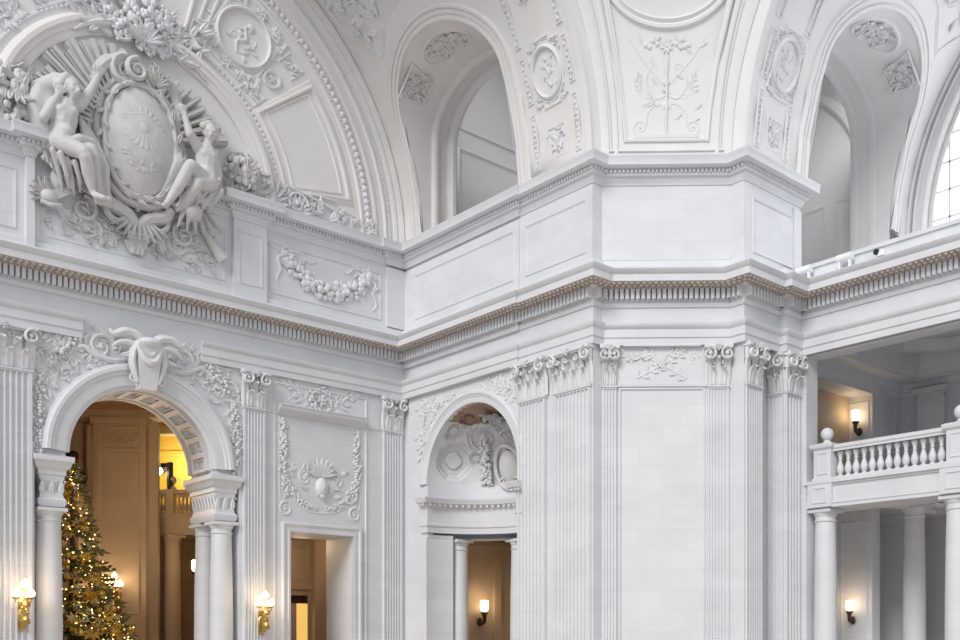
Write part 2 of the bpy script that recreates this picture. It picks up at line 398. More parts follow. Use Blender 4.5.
# attic cap with its fine dentil row
APATH = [(0, YL), (8.4, YL), (8.4, YL-.22), (8.62, YL-.22), (8.62, YL), (14.6, YL), (14.6, YL-.2), (15.75, YL-.2), (15.75, YL), (20.55, YL), (20.55, YL-.12), (XM-.06, YL-.12), (XM-.06, 24.5), (E1[0], 24.5), E1, C1, C2, E2, (27.5, YT), (27.5, 19.8)]
cap = [(-.05, 15.3), (.03, 15.3), (.05, 15.38), (.09, 15.42), (.11, 15.5), (.2, 15.53), (.2, 15.7), (.34, 15.72), (.44, 15.75), (.44, 15.95), (.46, 15.98), (.46, 16.03), (-.05, ZR+.05)]
mb = MB(); mb.sweep(APATH, cap)
for i in range(len(APATH)-1):
    a, b = APATH[i], APATH[i+1]; na, nb = off2(APATH, i), off2(APATH, i+1)
    A = Vector((a[0]+na[0]*.2, a[1]+na[1]*.2)); B = Vector((b[0]+nb[0]*.2, b[1]+nb[1]*.2)); L = (B-A).length
    if L < .05: continue
    d = (B-A)/L; nn = Vector((d.y, -d.x)); k = max(1, int(L/.12))
    for j in range(k):
        c = A+d*(L*(j+.5)/k); p = c-d*.032; q = c+d*.032; P = p+nn*.07; Q = q+nn*.07
        mb.hexa([(*p, 15.6), (*q, 15.6), (*Q, 15.6), (*P, 15.6), (*p, 15.69), (*q, 15.69), (*Q, 15.69), (*P, 15.69)])
struct('trim_5', mb, M_ST)
# attic base band, pedestals and panel frames
mb = MB()
mb.sbox(SL, 8.4, 8.62, ZB-.3, 15.35, 0, .22); mb.sbox(SL, 14.6, 15.75, ZB-.3, 15.35, 0, .2); mb.sbox(SL, 20.55, XM-.03, ZB, 15.22, 0, .12)
for a, b, n in ((5.4, 8.2, 0), (8.85, 14.4, 0), (14.75, 15.6, .2), (15.95, 20.35, 0)):
    S = (lambda n0: (lambda u, v, q: SL(u, v, q+n0)))(n); mb.rect(S, a, b, ZB+.18, 14.95, FR2)
SMM = lambda u, v, n: SM(u, v, n+.0)
mb.box(XM-.06, XM, 24.5, YL, ZB-.1, 15.2)
for a, b in ((24.75, 30.3), (21.45, 24.25)): mb.rect((lambda u, v, n: SM(u, v, n+(.06 if u > 24.4 else 0))), a, b, ZB+.22, 14.9, FR2)
mb.rect(ST, 24.95, 27.05, ZB+.2, 14.9, FR2); mb.sbox(ST, 27.1, 27.5, ZB, 15.2, 0, .05)
mb.sbox(SCH, .0, _cl, ZB, ZB+.12, 0, .03)
struct('trim_6', mb, M_ST)

# ---------------------------------------------------------------- the two vaults with their arched openings, side chambers
OU, OX, OZ, OS = 27.15, 2.68, 1.9, 19.9             # opening: centre, half-width, rise, springing
def vtop(cu): return lambda u: RB*math.asin(min(1, (OS+OZ*math.sqrt(max(0, 1-((u-cu)/OX)**2))-ZS)/RB))
MB.curved = True
VE = RB*R_(84)
def vault(name, S, u0, u1, cu):
    mb = MB(); wall_holes(mb, S, u0, u1, 0, VE, [dict(u0=cu-OX, u1=cu+OX, bot=0, arc=True, top=vtop(cu))], .03, back=False)
    return struct(name, mb, M_PLW if S is SB else M_PL, sharp=50)
vault('ceiling', SB, E1[1], YL, OU); ob = vault('ceiling', SBR, C2[0], 34.47, 30.45)
MB.curved = False
ARCHR = [(0, 0), (0, .1), (.05, .13), (.11, .12), (.13, .05), (.19, .045), (.2, .08), (.3, .085), (.32, .04), (.36, .04), (.38, .1), (.45, .1), (.48, .03), (.52, 0)]
def opening_path(cu, b=0):
    p = [(cu+OX, 0.05), (cu+OX, 1.5), (cu+OX, 3)]
    for i in range(33):
        a = PI*i/32; u = cu+OX*math.cos(a); p.append((u, RB*math.asin((OS+OZ*math.sin(a)-ZS)/RB)))
    return p+[(cu-OX, 3), (cu-OX, 1.5), (cu-OX, .05)]
def tunnel_S(right):
    def S(a, w, n):                                  # a = angle, w = depth coordinate, n = inwards
        if a < 0: uu, zz = OX-n, OS+a*2
        elif a > PI: uu, zz = -OX+n, OS-(a-PI)*2
        else: uu, zz = (OX-n)*math.cos(a), OS+(OZ-n)*math.sin(a)
        return (30.45+uu, w, zz) if right else (w, OU+uu, zz)
    return S
for right in (False, True):
    S = SBR if right else SB; cu = 30.45 if right else OU; T = tunnel_S(right); pl = M_PL if right else M_PLW
    a = thing('opening_surround', 'wide moulded plaster surround of the arched gallery opening in the %s vault' % ('right' if right else 'left'), 'arch surround', S(cu, 5.9, 0))
    mb = MB(); mb.mould(S, opening_path(cu), ARCHR); part('archivolt', mb, pl, a)
    base = AYR if right else AX
    mb = MB(); rows = []
    for i in range(49):                              # the splayed tunnel from the vault face back into the gallery
        t = -2.2+(PI+4.4)*i/48
        z = OS+t*2 if t < 0 else (OS-(t-PI)*2 if t > PI else OS+OZ*math.sin(t))
        z = max(z, ZS-.6) if not right else max(z, 12.5)
        w0 = base+math.sqrt(max(0, RB*RB-max(0, z-ZS)**2))
        rows.append([T(t, w0+(22.9-XM+base+RB-w0)*k/4 if True else 0, 0) for k in range(5)])
    mb.grid(rows); part('reveal', mb, pl, a, sharp=50)
    mb = MB(); w1 = base+RB+.5
    q_ = 3.65 if right else 1.9
    for w, n in ((w1, .16), (w1+.7, .28)) if not right else ((w1+.2, .035), (w1+.9, .05)):           # ribs around the inside of the tunnel
        mb.mould((lambda u, v, q: T(u, v, q)), [(-q_+(PI+2*q_)*i/60, w) for i in range(61)], [(-.14, 0), (-.14, n*.6), (-.07, n), (.07, n), (.14, n*.6), (.14, 0)])
    part('rib', mb, pl, a, sharp=50)
    rng = random.Random(5); w = base+RB-.85
    sg = 1 if not right else 1
    mb = MB(); So = lambda u, v, n: T(R_(86)+u/2.2, w+v, n)   # oval of foliage in the crown
    mb.mould(So, [(.86*math.cos(2*PI*i/24), .5*math.sin(2*PI*i/24)) for i in range(24)], [(0, 0), (.03, .07), (.1, .07), (.14, 0)], True)
    for i in range(70):
        q, r = rng.uniform(0, 2*PI), rng.uniform(0, .95)**.5; mb.leaf(So, .68*r*math.cos(q), .36*r*math.sin(q), rng.uniform(0, 6.3), .26, .16, .08, 0, .05)
    part('oval_rosette', mb, pl, a)
    mb = MB(); So = lambda u, v, n: T(R_(40)+u/2.2, w+v, n)
    mb.mould(So, [(-.5, -.35), (.55, -.4), (.2, .6), (-.42, .5)], [(0, 0), (.02, .06), (.07, .06), (.1, 0)], True)
    for i in range(60):
        u, v = rng.uniform(-.4, .42), rng.uniform(-.3, .42)
        if u < .55-.35*(v+.5): mb.leaf(So, u, v, rng.uniform(0, 6.3), .27, .17, .09, 0, .06)
    part('corner_relief', mb, pl, a)
# chamber behind the left opening
mb = MB(); mb.box(XM, 29, 30.9, 31.2, ZS-.6, 27.6); mb.box(XM+.2, 29, 23.9, 24.2, ZS-.6, 27.6); mb.box(XM, 29, 23.9, 31.2, ZS-.8, ZS-.55)
mb.box(XM-.2, 29, 24, 31.2, 27.4, 27.6)
mb.box(29, 29.3, 24, 31.2, 22.5, 27.6)  # unseen partial back wall, added to dim the upper chamber
struct('wall_gallery', mb, M_PL)
SE = lambda u, v, n: (u, 30.9-n, v)
mb = MB()
RIB = [(-.2, 0), (-.2, .12), (-.1, .22), (.1, .22), (.2, .12), (.2, 0)]
for r in (5.75, 4.75):
    p = [(28-r, ZS-.5), (28-r, 19)]+[(28-r*math.cos(q), 21.0+r*math.sin(q)) for q in [PI*.62*i/30 for i in range(31)]]
    mb.mould(SE, p, sc(RIB, 1 if r > 5 else .8))
mb.rect(SE, 23.75, 28.5, ZS-.3, 20.65, FR)
p = [(28.5, 21.35), (23.75, 21.35)]+[(28-4.25*math.cos(q), 21.3+4.25*math.sin(q)) for q in [.05+PI*.5*i/16 for i in range(17)]]; mb.mould(SE, p, FR)
struct('trim_7', mb, M_PL)
# chamber behind the right opening, end wall and the great window beyond
XE = 34.47
mb = MB(); mb.box(XE, XE+.3, YT, 24.2, 12.3, 27); mb.box(27.95, XE, YT, 24.2, 12.1, 12.35); mb.box(27.6, 28, 19.9, 24.2, 12.3, 25); mb.box(27.6, XE+.3, YT+.2, 24.2, 25.6, 25.8)
mb.box(27.6, XE+.3, 24.2, 24.4, 16.5, 26)  # unseen back wall, added to keep the right chamber dark
struct('wall_gallery_right', mb, M_PL)
SE2 = lambda u, v, n: (XE-n, u, v)
mb = MB()
for r in (5.9, 4.9): mb.mould(SE2, [(24.6-r*math.cos(q) if q > 0 else 24.6-r, 18.8+r*math.sin(q) if q > 0 else 12.6) for q in [-1]+[PI*.5*i/24+.001 for i in range(25)]], RIB)
mb.rect(SE2, 18.6, 21.0, 12.9, 18.5, FR); mb.rect(SE2, 21.4, 24, 12.9, 18.5, FR)
struct('trim_8', mb, M_PL)
mb = MB(); SW = lambda u, v, n: (XE-n, u, v); MB.curved = False
WR = 8.95
wall_holes(mb, SW, 2, YT, 12.1, 26.5, [dict(u0=AYR-WR+2.2, u1=AYR+WR, bot=13.6, arc=True, top=archtop(AYR, WR, ZS))], .35)
struct('wall_end', mb, M_PL, 0)
mb = MB(); p = [(AYR+WR, 13.0), (AYR+WR, 15)]+arcpts((AYR, ZS), WR, 0, R_(100), 40)
mb.mould(SW, p, [(0, -.1), (0, .1), (.06, .15), (.13, .12), (.16, .06), (.3, .06), (.33, .13), (.42, .16), (.47, .08), (.48, 0)])
mb.mould(SW, [(AYR+RB-.02, 12.4), (AYR+RB-.02, 15)]+arcpts((AYR, ZS), RB-.02, 0, R_(84), 40), [(-.12, 0), (-.1, .2), (-.05, .24), (0, .2), (0, 0)])
struct('trim_9', mb, M_PL)
mb = MB()                                            # window bars
p = [(AYR+WR-.05, 13.6)]+arcpts((AYR, ZS), WR-.05, 0, R_(100), 30)
mb.mould((lambda u, v, n: (XE+.25-n, u, v)), p, [(-.12, -.05), (-.12, .1), (.02, .1), (.02, -.05)])
for k in range(-3, 8):
    y = AYR+1.13*k+.25; h = ZS+math.sqrt(max(0, WR**2-(y-AYR)**2)); mb.box(XE+.22, XE+.28, y-.03, y+.03, 13.6, h)
for k in range(12):
    z = 13.7+.98*k; hw = WR if z < ZS else math.sqrt(max(0, WR**2-(z-ZS)**2))
    mb.box(XE+.22, XE+.28, max(AYR-WR+2.2, AYR-hw), AYR+hw, z-.03, z+.03)
win = struct('window_1', mb, M_PL)
mb = MB(); p = [(AYR-6.3, 13.6), (AYR+WR, 13.6)]+arcpts((AYR, ZS), WR, 0, R_(137), 40); k = len(p)
mb.add([(XE+.29, y, z) for y, z in p]+[(XE+.305, y, z) for y, z in p], [tuple(range(k)), tuple(range(2*k-1, k-1, -1))]+[(i, (i+1) % k, (i+1) % k+k, i+k) for i in range(k)])
part('window_pane', mb, M_GLASS, win)

# ---------------------------------------------------------------- pendentive over the pier
def pend(a, z, n):
    q = max(0, z-ZS); dx = RB-math.sqrt(max(0, RB*RB-q*q))
    A = Vector((C1[0]-.02-dx, C1[1], z)); B = Vector((C2[0], C2[1]-.02-dx, z)); P = A.lerp(B, a)
    bow = 4*a*(1-a)*.1*q; P += Vector((_cn[0], _cn[1], 0))*(n-bow*.5); return tuple(P)
def SP(u, v, n): return pend(.5+u/(_cl+2*.35*max(0, (RB-math.sqrt(max(0.01, RB*RB-max(0, v-ZS)**2))))*2), v, n)
mb = MB(); mb.grid([[pend(i/14, ZS-.1+(24-ZS)*j/20, 0) for i in range(15)] for j in range(21)])
rows1 = [[(C1[0]-.02-(RB-math.sqrt(RB*RB-max(0, z-ZS)**2)), C1[1], z), (E1[0]-(RB-math.sqrt(RB*RB-max(0, z-ZS)**2)), E1[1], z)] for z in [ZS-.1+7.9*j/20 for j in range(21)]]
rows2 = [[(C2[0], C2[1]-.02-(RB-math.sqrt(RB*RB-max(0, z-ZS)**2)), z), (E2[0], E2[1]-(RB-math.sqrt(RB*RB-max(0, z-ZS)**2)), z)] for z in [ZS-.1+7.9*j/20 for j in range(21)]]
mb.grid(rows1); mb.grid(rows2); struct('wall_pendentive', mb, M_PL, sharp=50)
mb = MB()
for a, b in ((.0, .06), (.10, .13), (.87, .9), (.94, 1.0)):
    mb.grid([[pend(a, z, 0), pend(a, z, .05), pend((a+b)/2, z, .075), pend(b, z, .05), pend(b, z, 0)] for z in [ZS+7.9*j/24 for j in range(25)]])
for j in range(150):
    z = ZS+.2+j*.05
    for a in (.08, .92): p = pend(a, z, .0); mb.ell(p, .03, 5, 3)
for z0, h in ((ZS+.02, .12), (ZS+.22, .05)):
    mb.grid([[pend(.03+.94*i/6, z0, .0) for i in range(7)], [pend(.03+.94*i/6, z0, .06) for i in range(7)], [pend(.03+.94*i/6, z0+h, .06) for i in range(7)], [pend(.03+.94*i/6, z0+h, 0) for i in range(7)]])
struct('trim_10', mb, M_PL, sharp=50)

# ================================================================ PILASTERS AND COLUMNS
def shaft(mb, S, u0, u1, v0, v1, d, nf, flutes=True, top=.1):
    """fluted pilaster shaft standing d off the wall"""
    w = u1-u0; m = .06*w; prof = [(u0, -.02), (u0, d)]
    p = (w-2*m)/nf; r = p*.42
    for k in range(nf):
        c = u0+m+p*(k+.5)
        for j in range(7):
            a = PI*j/6; prof.append((c-r*math.cos(a), d-r*1.25*math.sin(a)))
    prof += [(u1, d), (u1, -.02)]
    mb.grid([[S(u, v0+top, n) for u, n in prof], [S(u, v1-top, n) for u, n in prof]])
    mb.sbox(S, u0, u1, v1-top, v1, -.02, d); mb.sbox(S, u0, u1, v0, v0+top, -.02, d)
    mb.sbox(S, u0-.03, u1+.03, v1-.05, v1, -.02, d+.035)
def capital(p, S, u0, u1, v0, v1, d, rng):
    """Corinthian pilaster capital: bell, two rows of acanthus, volutes, abacus"""
    w = u1-u0; h = v1-v0; uc = (u0+u1)/2
    mb = MB(); mb.grid([[S(u0+w*i/6, v0+h*q*.86, d-.1+.12*q*q) for i in range(7)] for q in (0, .25, .5, .75, 1)])
    mb.grid([[S(u, v0, n), S(u, v0+h*.86, n+.05*(n > 0))] for u in (u0, u1) for n in (-.02, d)][:2]); mb.grid([[S(u1, v0, -.02), S(u1, v0+h*.86, -.02)], [S(u1, v0, d), S(u1, v0+h*.86, d+.05)]])
    part('bell', mb, M_ORN, p)
    mb = MB(); k1 = max(2, round(w/.42))
    for row, (hh, k, off, pr) in enumerate(((.42, k1, .5, .2), (.68, k1+1, 0, .26))):
        for i in range(k+(1 if row == 0 else 0)):
            u = u0+w*(i+.5*(row == 0)*0+off*(row == 0))/(k if row == 0 else k-1) if k > 1 else uc
            if u > u1+.01: continue
            mb.tongue(S, min(max(u, u0+.05), u1-.05), v0+.02, h*hh, w/k1*(.8 if row else .72), d-(.03 if row else 0), .8 if row == 0 else .9)
    part('acanthus_leaf', mb, M_ORN, p)
    for sg in (-1, 1):
        mb = MB(); ue = uc+sg*(w/2); hn = lambda u, v, n: S(u, v, n+d+.1)
        mb.scroll(hn, ue-sg*.05, v0+h*.75, PI/2, h*.17, sg, 1.5, 0.05, .24, 2.4); mb.bead(hn, ue-sg*.06, v0+h*.76, .07, .02, .12)
        mb.cord(hn, [(uc+sg*w*.18, v0+h*.5), (uc+sg*w*.28, v0+h*.68), (ue-sg*.08, v0+h*.88)], [.03, .045, .06], -.06)
        mb.scroll(hn, uc+sg*w*.13, v0+h*.76, PI/2, h*.09, -sg, 1.2, -.04, .25, 1.3)
        mb.sbox(S, ue-.07, ue+.07, v0+h*.6, v0+h*.88, d-.02, d+.1)
        part('volute', mb, M_ORN, p)
    mb = MB(); mb.sbox(S, u0-.1, u1+.1, v0+h*.9, v1, -.02, d+.2); mb.sbox(S, u0-.06, u1+.06, v0+h*.86, v0+h*.91, -.02, d+.15); mb.rosette(lambda u, v, n: S(u, v, n+d+.19), uc, v0+h*.9, .13, 6, 0, .08)
    part('abacus', mb, M_ORN, p)
def pbase(mb, S, u0, u1, d):
    mb.sbox(S, u0-.1, u1+.1, 0, .35, -.02, d+.14); mb.sbox(S, u0-.07, u1+.07, .35, .5, -.02, d+.1); mb.sbox(S, u0-.03, u1+.03, .5, .62, -.02, d+.05)
rngc = random.Random(3)
def pilaster(label, S, u0, u1, d, nf, lead=None):
    t = thing('fluted_pilaster', label, 'pilaster', S((u0+u1)/2, 0, d), 0)
    mb = MB(); shaft(mb, S, u0, u1, .6, ZC, d, nf); part('shaft', mb, M_ST, t)
    mb = MB(); pbase(mb, S, u0, u1, d); part('base', mb, M_ST, t)
    capital(t, S, u0, u1, ZC, ZA+.0, d, rngc); return t
pilaster('broad fluted marble pilaster at the far left edge, behind the left triple-globe torch', SL, 7.0, 8.56, .2, 9)
pilaster('fluted marble pilaster between the great arch and the doorway with carved panel', SL, 14.98, 15.72, .16, 6)
pilaster('slender fluted marble pilaster in the far corner left of the coffered niche', SL, 20.42, 21.22, .1, 6)
pilaster('fluted marble pilaster next to the right side of the coffered niche', SM, 23.2, 24.5, .14, 7)
pilaster('fluted marble pilaster on the left edge of the central pier, beside the niche pilaster', SM, 21.25, 22.85, .08, 9)
pilaster('narrow fluted pilaster on the left side of the blank front of the central pier', SCH, .03, .43, .09, 4)
pilaster('fluted pilaster on the right side of the blank front of the central pier', SCH, 3.16, 3.8, .09, 6)
pilaster('shaded fluted pilaster on the right flank of the central pier', ST, 24.62, 25.4, .06, 6)
SJ = lambda u, v, n: (26.35-n, u, v); SJ2 = lambda u, v, n: (u, 17.8-n, v)
pilaster('bright narrow fluted pilaster turned sideways in the recess right of the central pier', SJ, 17.84, 18.4, .05, 4)
pilaster('shaded narrow fluted pilaster nearest the jamb of the balcony opening', SJ2, 26.38, 27.1, .05, 4)
# blank front of the pier: recessed panel edge, astragal line and carved frieze panel above
mb = MB(); mb.sbox(SCH, .45, 3.15, ZC-.02, ZC+.06, 0, .05); mb.rect(SCH, .5, 3.1, .8, ZC-.05, [(0, 0), (.01, .04), (.05, .05), (.07, .02), (.09, 0)])
mb.sbox(SCH, .62, 2.95, ZA-.04, ZA, 0, .16); struct('trim_11', mb, M_ST)
def T_(a, b, t): return a+(b-a)*t
rng = random.Random(11)
t = thing('carved_panel', 'carved panel of crossed leafy branches high on the blank front of the central pier', 'relief', SCH(_cl/2, ZC+.1, 0))
uc = 1.8; vc = (ZA+ZC)/2+.05; mb = MB()
for sg in (-1, 1):
    mb.cord(SCH, [(uc-sg*.75, vc-.42), (uc, vc-.02), (uc+sg*.6, vc+.32)], .03, 0)
    for k in range(11):
        t_ = k/10; mb.leaf(SCH, uc-sg*.75+sg*1.35*t_, vc-.42+.76*t_, math.atan2(.76, sg*1.35)+.8*(-1)**k, .26, .13, .03, 0, .025)
part('crossed_branch', mb, M_ORN, t)
mb = MB()
for sg in (-1, 1):
    mb.spray(SCH, uc+sg*.2, vc+.28, R_(90-sg*78), .85, rng, 0, 5, .3, .045); mb.scroll(SCH, uc+sg*.95, vc+.2, 0, .16, sg, 1.3, 0, .15)
mb.rosette(SCH, uc, vc, .16, 7)
part('ribbon', mb, M_ORN, t)

def column(name, label, r, H, loc, seg=28, capk=1.0, m=None, group=None):
    """unfluted column in local coordinates, foot at the origin"""
    m = m or M_ST
    t = thing(name, label, 'column', loc, 0, group)
    mb = MB(); q = [(r*(1-.14*max(0, (s-.3)/.7)**1.6), .32*r/.3+(H-.42*capk-.32*r/.3)*s) for s in [i/12 for i in range(13)]]; mb.lathe((0,0,0), q, seg); part('shaft', mb, m, t, True)
    mb = MB(); mb.box(-r*1.38, r*1.38, -r*1.38, r*1.38, 0, .3*r); mb.lathe((0,0,0), [(r*1.3, .3*r), (r*1.36, .42*r), (r*1.3, .56*r), (r*1.1, .62*r), (r*1.08, .72*r), (r*1.16, .8*r), (r*1.1, .9*r), (r*1.0, 1.1*r)], seg); part('base', mb, m, t, True)
    mb = MB(); z = H-.42*capk; a = r*.86
    mb.lathe((0,0,0), [(a, z), (a*1.1, z+.02), (a*1.12, z+.05), (a*1.02, z+.07), (a*1.02, z+.17*capk), (a*1.1, z+.19*capk), (a*1.12, z+.21*capk), (a*1.2, z+.27*capk), (a*1.24, z+.30*capk)], seg)
    b = a*1.28; mb.box(-b, b, -b, b, H-.12*capk, H-.02); part('capital', mb, m, t, True); return t

# ================================================================ THE GREAT ARCH ON THE LEFT
AR = [(0, -.02), (0, .08), (.14, .1), (.3, .1), (.33, .14), (.42, .15), (.45, .2), (.55, .2), (.6, .14), (.66, .12), (.68, 0)]
arch = thing('arch_surround', 'great round arch surround with moulded archivolt and coffered soffit, Christmas tree beyond', 'arch', (AX, YL, 0))
mb = MB(); mb.mould(SL, arcpts((AX, 7.1), 2.27, 0, PI, 60), AR); part('archivolt', mb, M_ST, arch)
mb = MB()                                            # coffered soffit: raised ribs and rosettes inside the reveal
SA = lambda u, v, n: (AX+(2.27-n)*math.cos(u), YL+v, 7.1+(2.27-n)*math.sin(u))
for w in (.05, .42, 1.4, 1.78):
    mb.mould(SA, [(PI*i/60, w) for i in range(61)], [(-.06, 0), (-.05, .12), (.05, .12), (.06, 0)])
for k in range(13):
    a = R_(7)+R_(166)*k/12
    if k % 2: mb.rosette(lambda u, v, n: SA(a+u/2.27, .92+v, n), 0, 0, .3, 8, 0, .1)
    for q in (-.105, .105):
        mb.grid([[SA(a+q-.02, w, .0), SA(a+q-.025, w, .12), SA(a+q+.025, w, .12), SA(a+q+.02, w, 0)] for w in (.45, 1.38)])
    mb.mould(lambda u, v, n: SA(a+u/2.27, .92+v, n), [(-.16, -.36), (-.16, .36), (.16, .36), (.16, -.36)], [(0, 0), (.015, .08), (.05, .08), (.06, 0)], True)
part('coffer', mb, M_ORN, arch)
# keystone with a ram-like console, wings and scrolls
key = thing('keystone_console', 'carved keystone console with spread wings on the crown of the great arch', 'keystone', (AX, YL-.3, 9.2))
mb = MB(); mb.hexa([SL(AX-.26, 9.22, .0), SL(AX+.26, 9.22, .0), SL(AX+.26, 9.22, .36), SL(AX-.26, 9.22, .36), SL(AX-.36, 10.5, 0), SL(AX+.36, 10.5, 0), SL(AX+.36, 10.5, .62), SL(AX-.36, 10.5, .62)])

part('console_block', mb, M_ORN, key)
mb = MB(); SK = lambda u, v, n: SL(AX+u, v, n+.3)
for sg in (-1, 1):
    mb.cord(SK, [(sg*.3, 9.4), (sg*.42, 9.75), (sg*.48, 10.1), (sg*.36, 10.5), (sg*.12, 10.75)], [.06, .1, .12, .14, .12], 0, 1.6)
    mb.scroll(SK, sg*.42, 9.55, PI/2, .2, sg, 1.3, 0, .25)
mb.ell(SL(AX, 10.6, .5), (.34, .28, .17), 12, 8)
mb.cord(SK, [(-.34, 10.45), (-.2, 10.12), (0, 10.0), (.2, 10.12), (.34, 10.45)], [.07, .11, .13, .11, .07], .2, 1.2); mb.cord(SK, [(-.2, 10.4), (0, 10.22), (.2, 10.4)], .06, .25)
part('draped_scroll', mb, M_ORN, key)
mb = MB()
for sg in (-1, 1):
    mb.cord(SK, [(sg*.1, 10.55), (sg*.35, 10.8), (sg*.7, 10.85), (sg*1.0, 10.72), (sg*1.15, 10.85)], [.13, .15, .14, .1, .03], .05, 1.2)
    mb.cord(SK, [(sg*.25, 10.4), (sg*.55, 10.55), (sg*.85, 10.5), (sg*1.05, 10.35)], [.1, .1, .08, .03], .05, 1.1)
    mb.leaf(SK, sg*.3, 10.3, PI/2-sg*(PI/2+.35), .7, .22, .08, 0, .08)
part('wing', mb, M_ORN, key)
rng = random.Random(21)
for sg in (-1, 1):
    mb = MB()
    S = lambda u, v, n: SL(AX+sg*u, v, n)
    mb.scroll(S, 1.25, 10.35, PI, .42, -1, 1.4, 0, .2, 1.2); mb.cord(S, [(.5, 10.1), (.9, 10.0), (1.4, 10.05), (1.8, 10.25), (2.2, 10.0)], [.08, .1, .1, .08, .04], 0, 1.3)
    for k in range(34): mb.leaf(S, rng.uniform(.6, 2.4), rng.uniform(9.75, 10.75), rng.uniform(-.6, 2.6), .3, .17, .07, 0, .05)
    mb.garland(S, [(1.9, 10.5), (2.4, 10.0), (2.75, 9.6)], .16, rng)
    part('scrollwork', mb, M_ORN, key)
# impost blocks, each on a pair of columns one behind the other
for sg, side in ((-1, 'left'), (1, 'right')):
    x0, x1 = (AX-3.02, AX-2.24) if sg < 0 else (AX+2.24, AX+3.02); xc = (x0+x1)/2
    im = thing('impost_block', 'carved impost block under the %s foot of the great arch' % side, 'impost', (xc, YL, 5.5))
    mb = MB(); pr = [(a_*1.0-.07, b_) for a_, b_ in [(0, 5.47), (.02, 5.47), (.06, 5.55), (.06, 5.68), (.0, 5.74), (.0, 5.8), (-.06, 5.95), (-.04, 6.15), (.02, 6.3), (.02, 6.36), (.06, 6.4), (.06, 6.52), (.16, 6.62), (.18, 6.72), (.24, 6.78), (.24, 6.92), (.05, 6.97), (.0, 7.1)]]
    path = [(x1, YL-.05), (x0, YL-.05), (x0, YL+1.9), (x1, YL+1.9)] if sg < 0 else [(x0, YL+1.9), (x0, YL-.05), (x1, YL-.05), (x1, YL+1.9)]
    path = [(x0, YL+1.9), (x0, YL-.05), (x1, YL-.05), (x1, YL+1.9)]
    mb.sweep(path, pr, closed=True); mb.box(x0+.14, x1-.14, YL+.1, YL+1.78, 5.48, 7.08); part('block', mb, M_ST, im)
    mb = MB(); rng = random.Random(4)
    F1 = lambda u, v, n: (u, YL-.05+.09-n, v); F2 = (lambda u, v, n: (x1-.09+n, u, v)) if sg < 0 else (lambda u, v, n: (x0+.09-n, u, v))
    for S, a, b in ((F1, x0, x1), (F2, YL, YL+1.85)):
        k = max(2, int((b-a)/.22))
        for i in range(k):
            u = a+(b-a)*(i+.5)/k; mb.leaf(S, u, 5.84, PI/2, .42, .2, .05, 0, .05); mb.bead(S, u+.11, 6.22, .035)
            mb.bead(S, u, 6.46, .05, .03); mb.bead(S, u+.11, 6.46, .03, .03)
    part('leaf_band', mb, M_ORN, im)
    for dy, w in ((.3, 'front'), (1.5, 'rear')):
        column('arch_column', 'smooth marble %s column of the pair under the %s foot of the great arch' % (w, side), .37, 5.46, (xc, YL+dy, 0))
# spandrel reliefs of the great arch
rng = random.Random(8)
for sg, w in ((-1, 'left'), (1, 'right')):
    t = thing('spandrel_relief', 'low leafy relief filling the %s spandrel of the great arch' % w, 'relief', SL(AX+sg*2.6, 9.2, 0))
    S = lambda u, v, n: SL(AX+sg*u, v, n); mb = MB()
    mb.garland(S, [(2.95, 6.9), (3.0, 7.7), (3.0, 8.6), (2.9, 9.3)], .13, rng, 0, .9)
    mb.scroll(S, 2.75, 9.7, 0, .34, 1, 1.4, 0, .16); mb.scroll(S, 2.25, 10.05, 2, .28, -1, 1.3, 0, .16)
    for k in range(190):
        u, v = rng.uniform(1.2, 3.15), rng.uniform(7.3, 10.4)
        if math.hypot(u, v-7.1) > 3.05: mb.leaf(S, u, v, rng.uniform(0, 6.3), .27, .14, .045, 0, .035)
    part('foliage', mb, M_ORN, t)

# ================================================================ DOORWAY BAY
mb = MB(); DR = [(0, -.02), (0, .05), (.08, .07), (.1, .05), (.2, .06), (.24, .1), (.3, .1), (.33, 0)]
mb.mould(SL, [(19.18, 0), (19.18, 5.28), (16.71, 5.28), (16.71, 0)], DR); mb.rect(SL, 16.1, 19.75, .3, 10.3, [(0, 0), (.01, .035), (.05, .045), (.07, .01), (.09, 0)])
mb.sbox(SL, 15.8, 20.3, ZC-.03, ZC+.04, 0, .035)
struct('trim_12', mb, M_ST)
rng = random.Random(15); U0, U1 = 16.32, 19.5; UC = (U0+U1)/2
od = thing('overdoor_relief', 'carved panel above the doorway with shelf moulding, wreath, side garlands and mask', 'relief', SL(UC, 5.7, 0))
mb = MB(); pr = [(0, 9.2), (.06, 9.22), (.1, 9.28), (.22, 9.34), (.26, 9.4), (.26, 9.47), (.3, 9.5), (.3, 9.53), (0, 9.58)]
mb.sweep([(U0, YL+.1), (U0, YL), (U1, YL), (U1, YL+.1)], pr) if False else mb.grid([[SL(u, z, o) for o, z in pr] for u in (U0-.1, U1+.1)])
for u in (U0-.1, U1+.1): mb.add([SL(u, z, o) for o, z in pr], [tuple(range(len(pr)))])
part('shelf', mb, M_ST, od)
mb = MB(); c = [(UC+.36*math.cos(2*PI*i/30), 9.92+.42*math.sin(2*PI*i/30)) for i in range(31)]
mb.garland(lambda u, v, n: SL(u, v, n*.7), c, .13, rng, 0, 1.0); mb.rosette(SL, UC, 9.92, .22, 6, 0, .1)
for sg in (-1, 1):
    S = lambda u, v, n: SL(UC+sg*u, v, n*.65); mb.spray(S, .5, 9.75, R_(18), 1.0, rng, 0, 6, .34, .06); mb.spray(S, .5, 10.05, R_(8), .85, rng, 0, 5, .3, .06); mb.scroll(S, 1.1, 9.72, 0, .16, 1, 1.2)
part('wreath', mb, M_ORN, od)
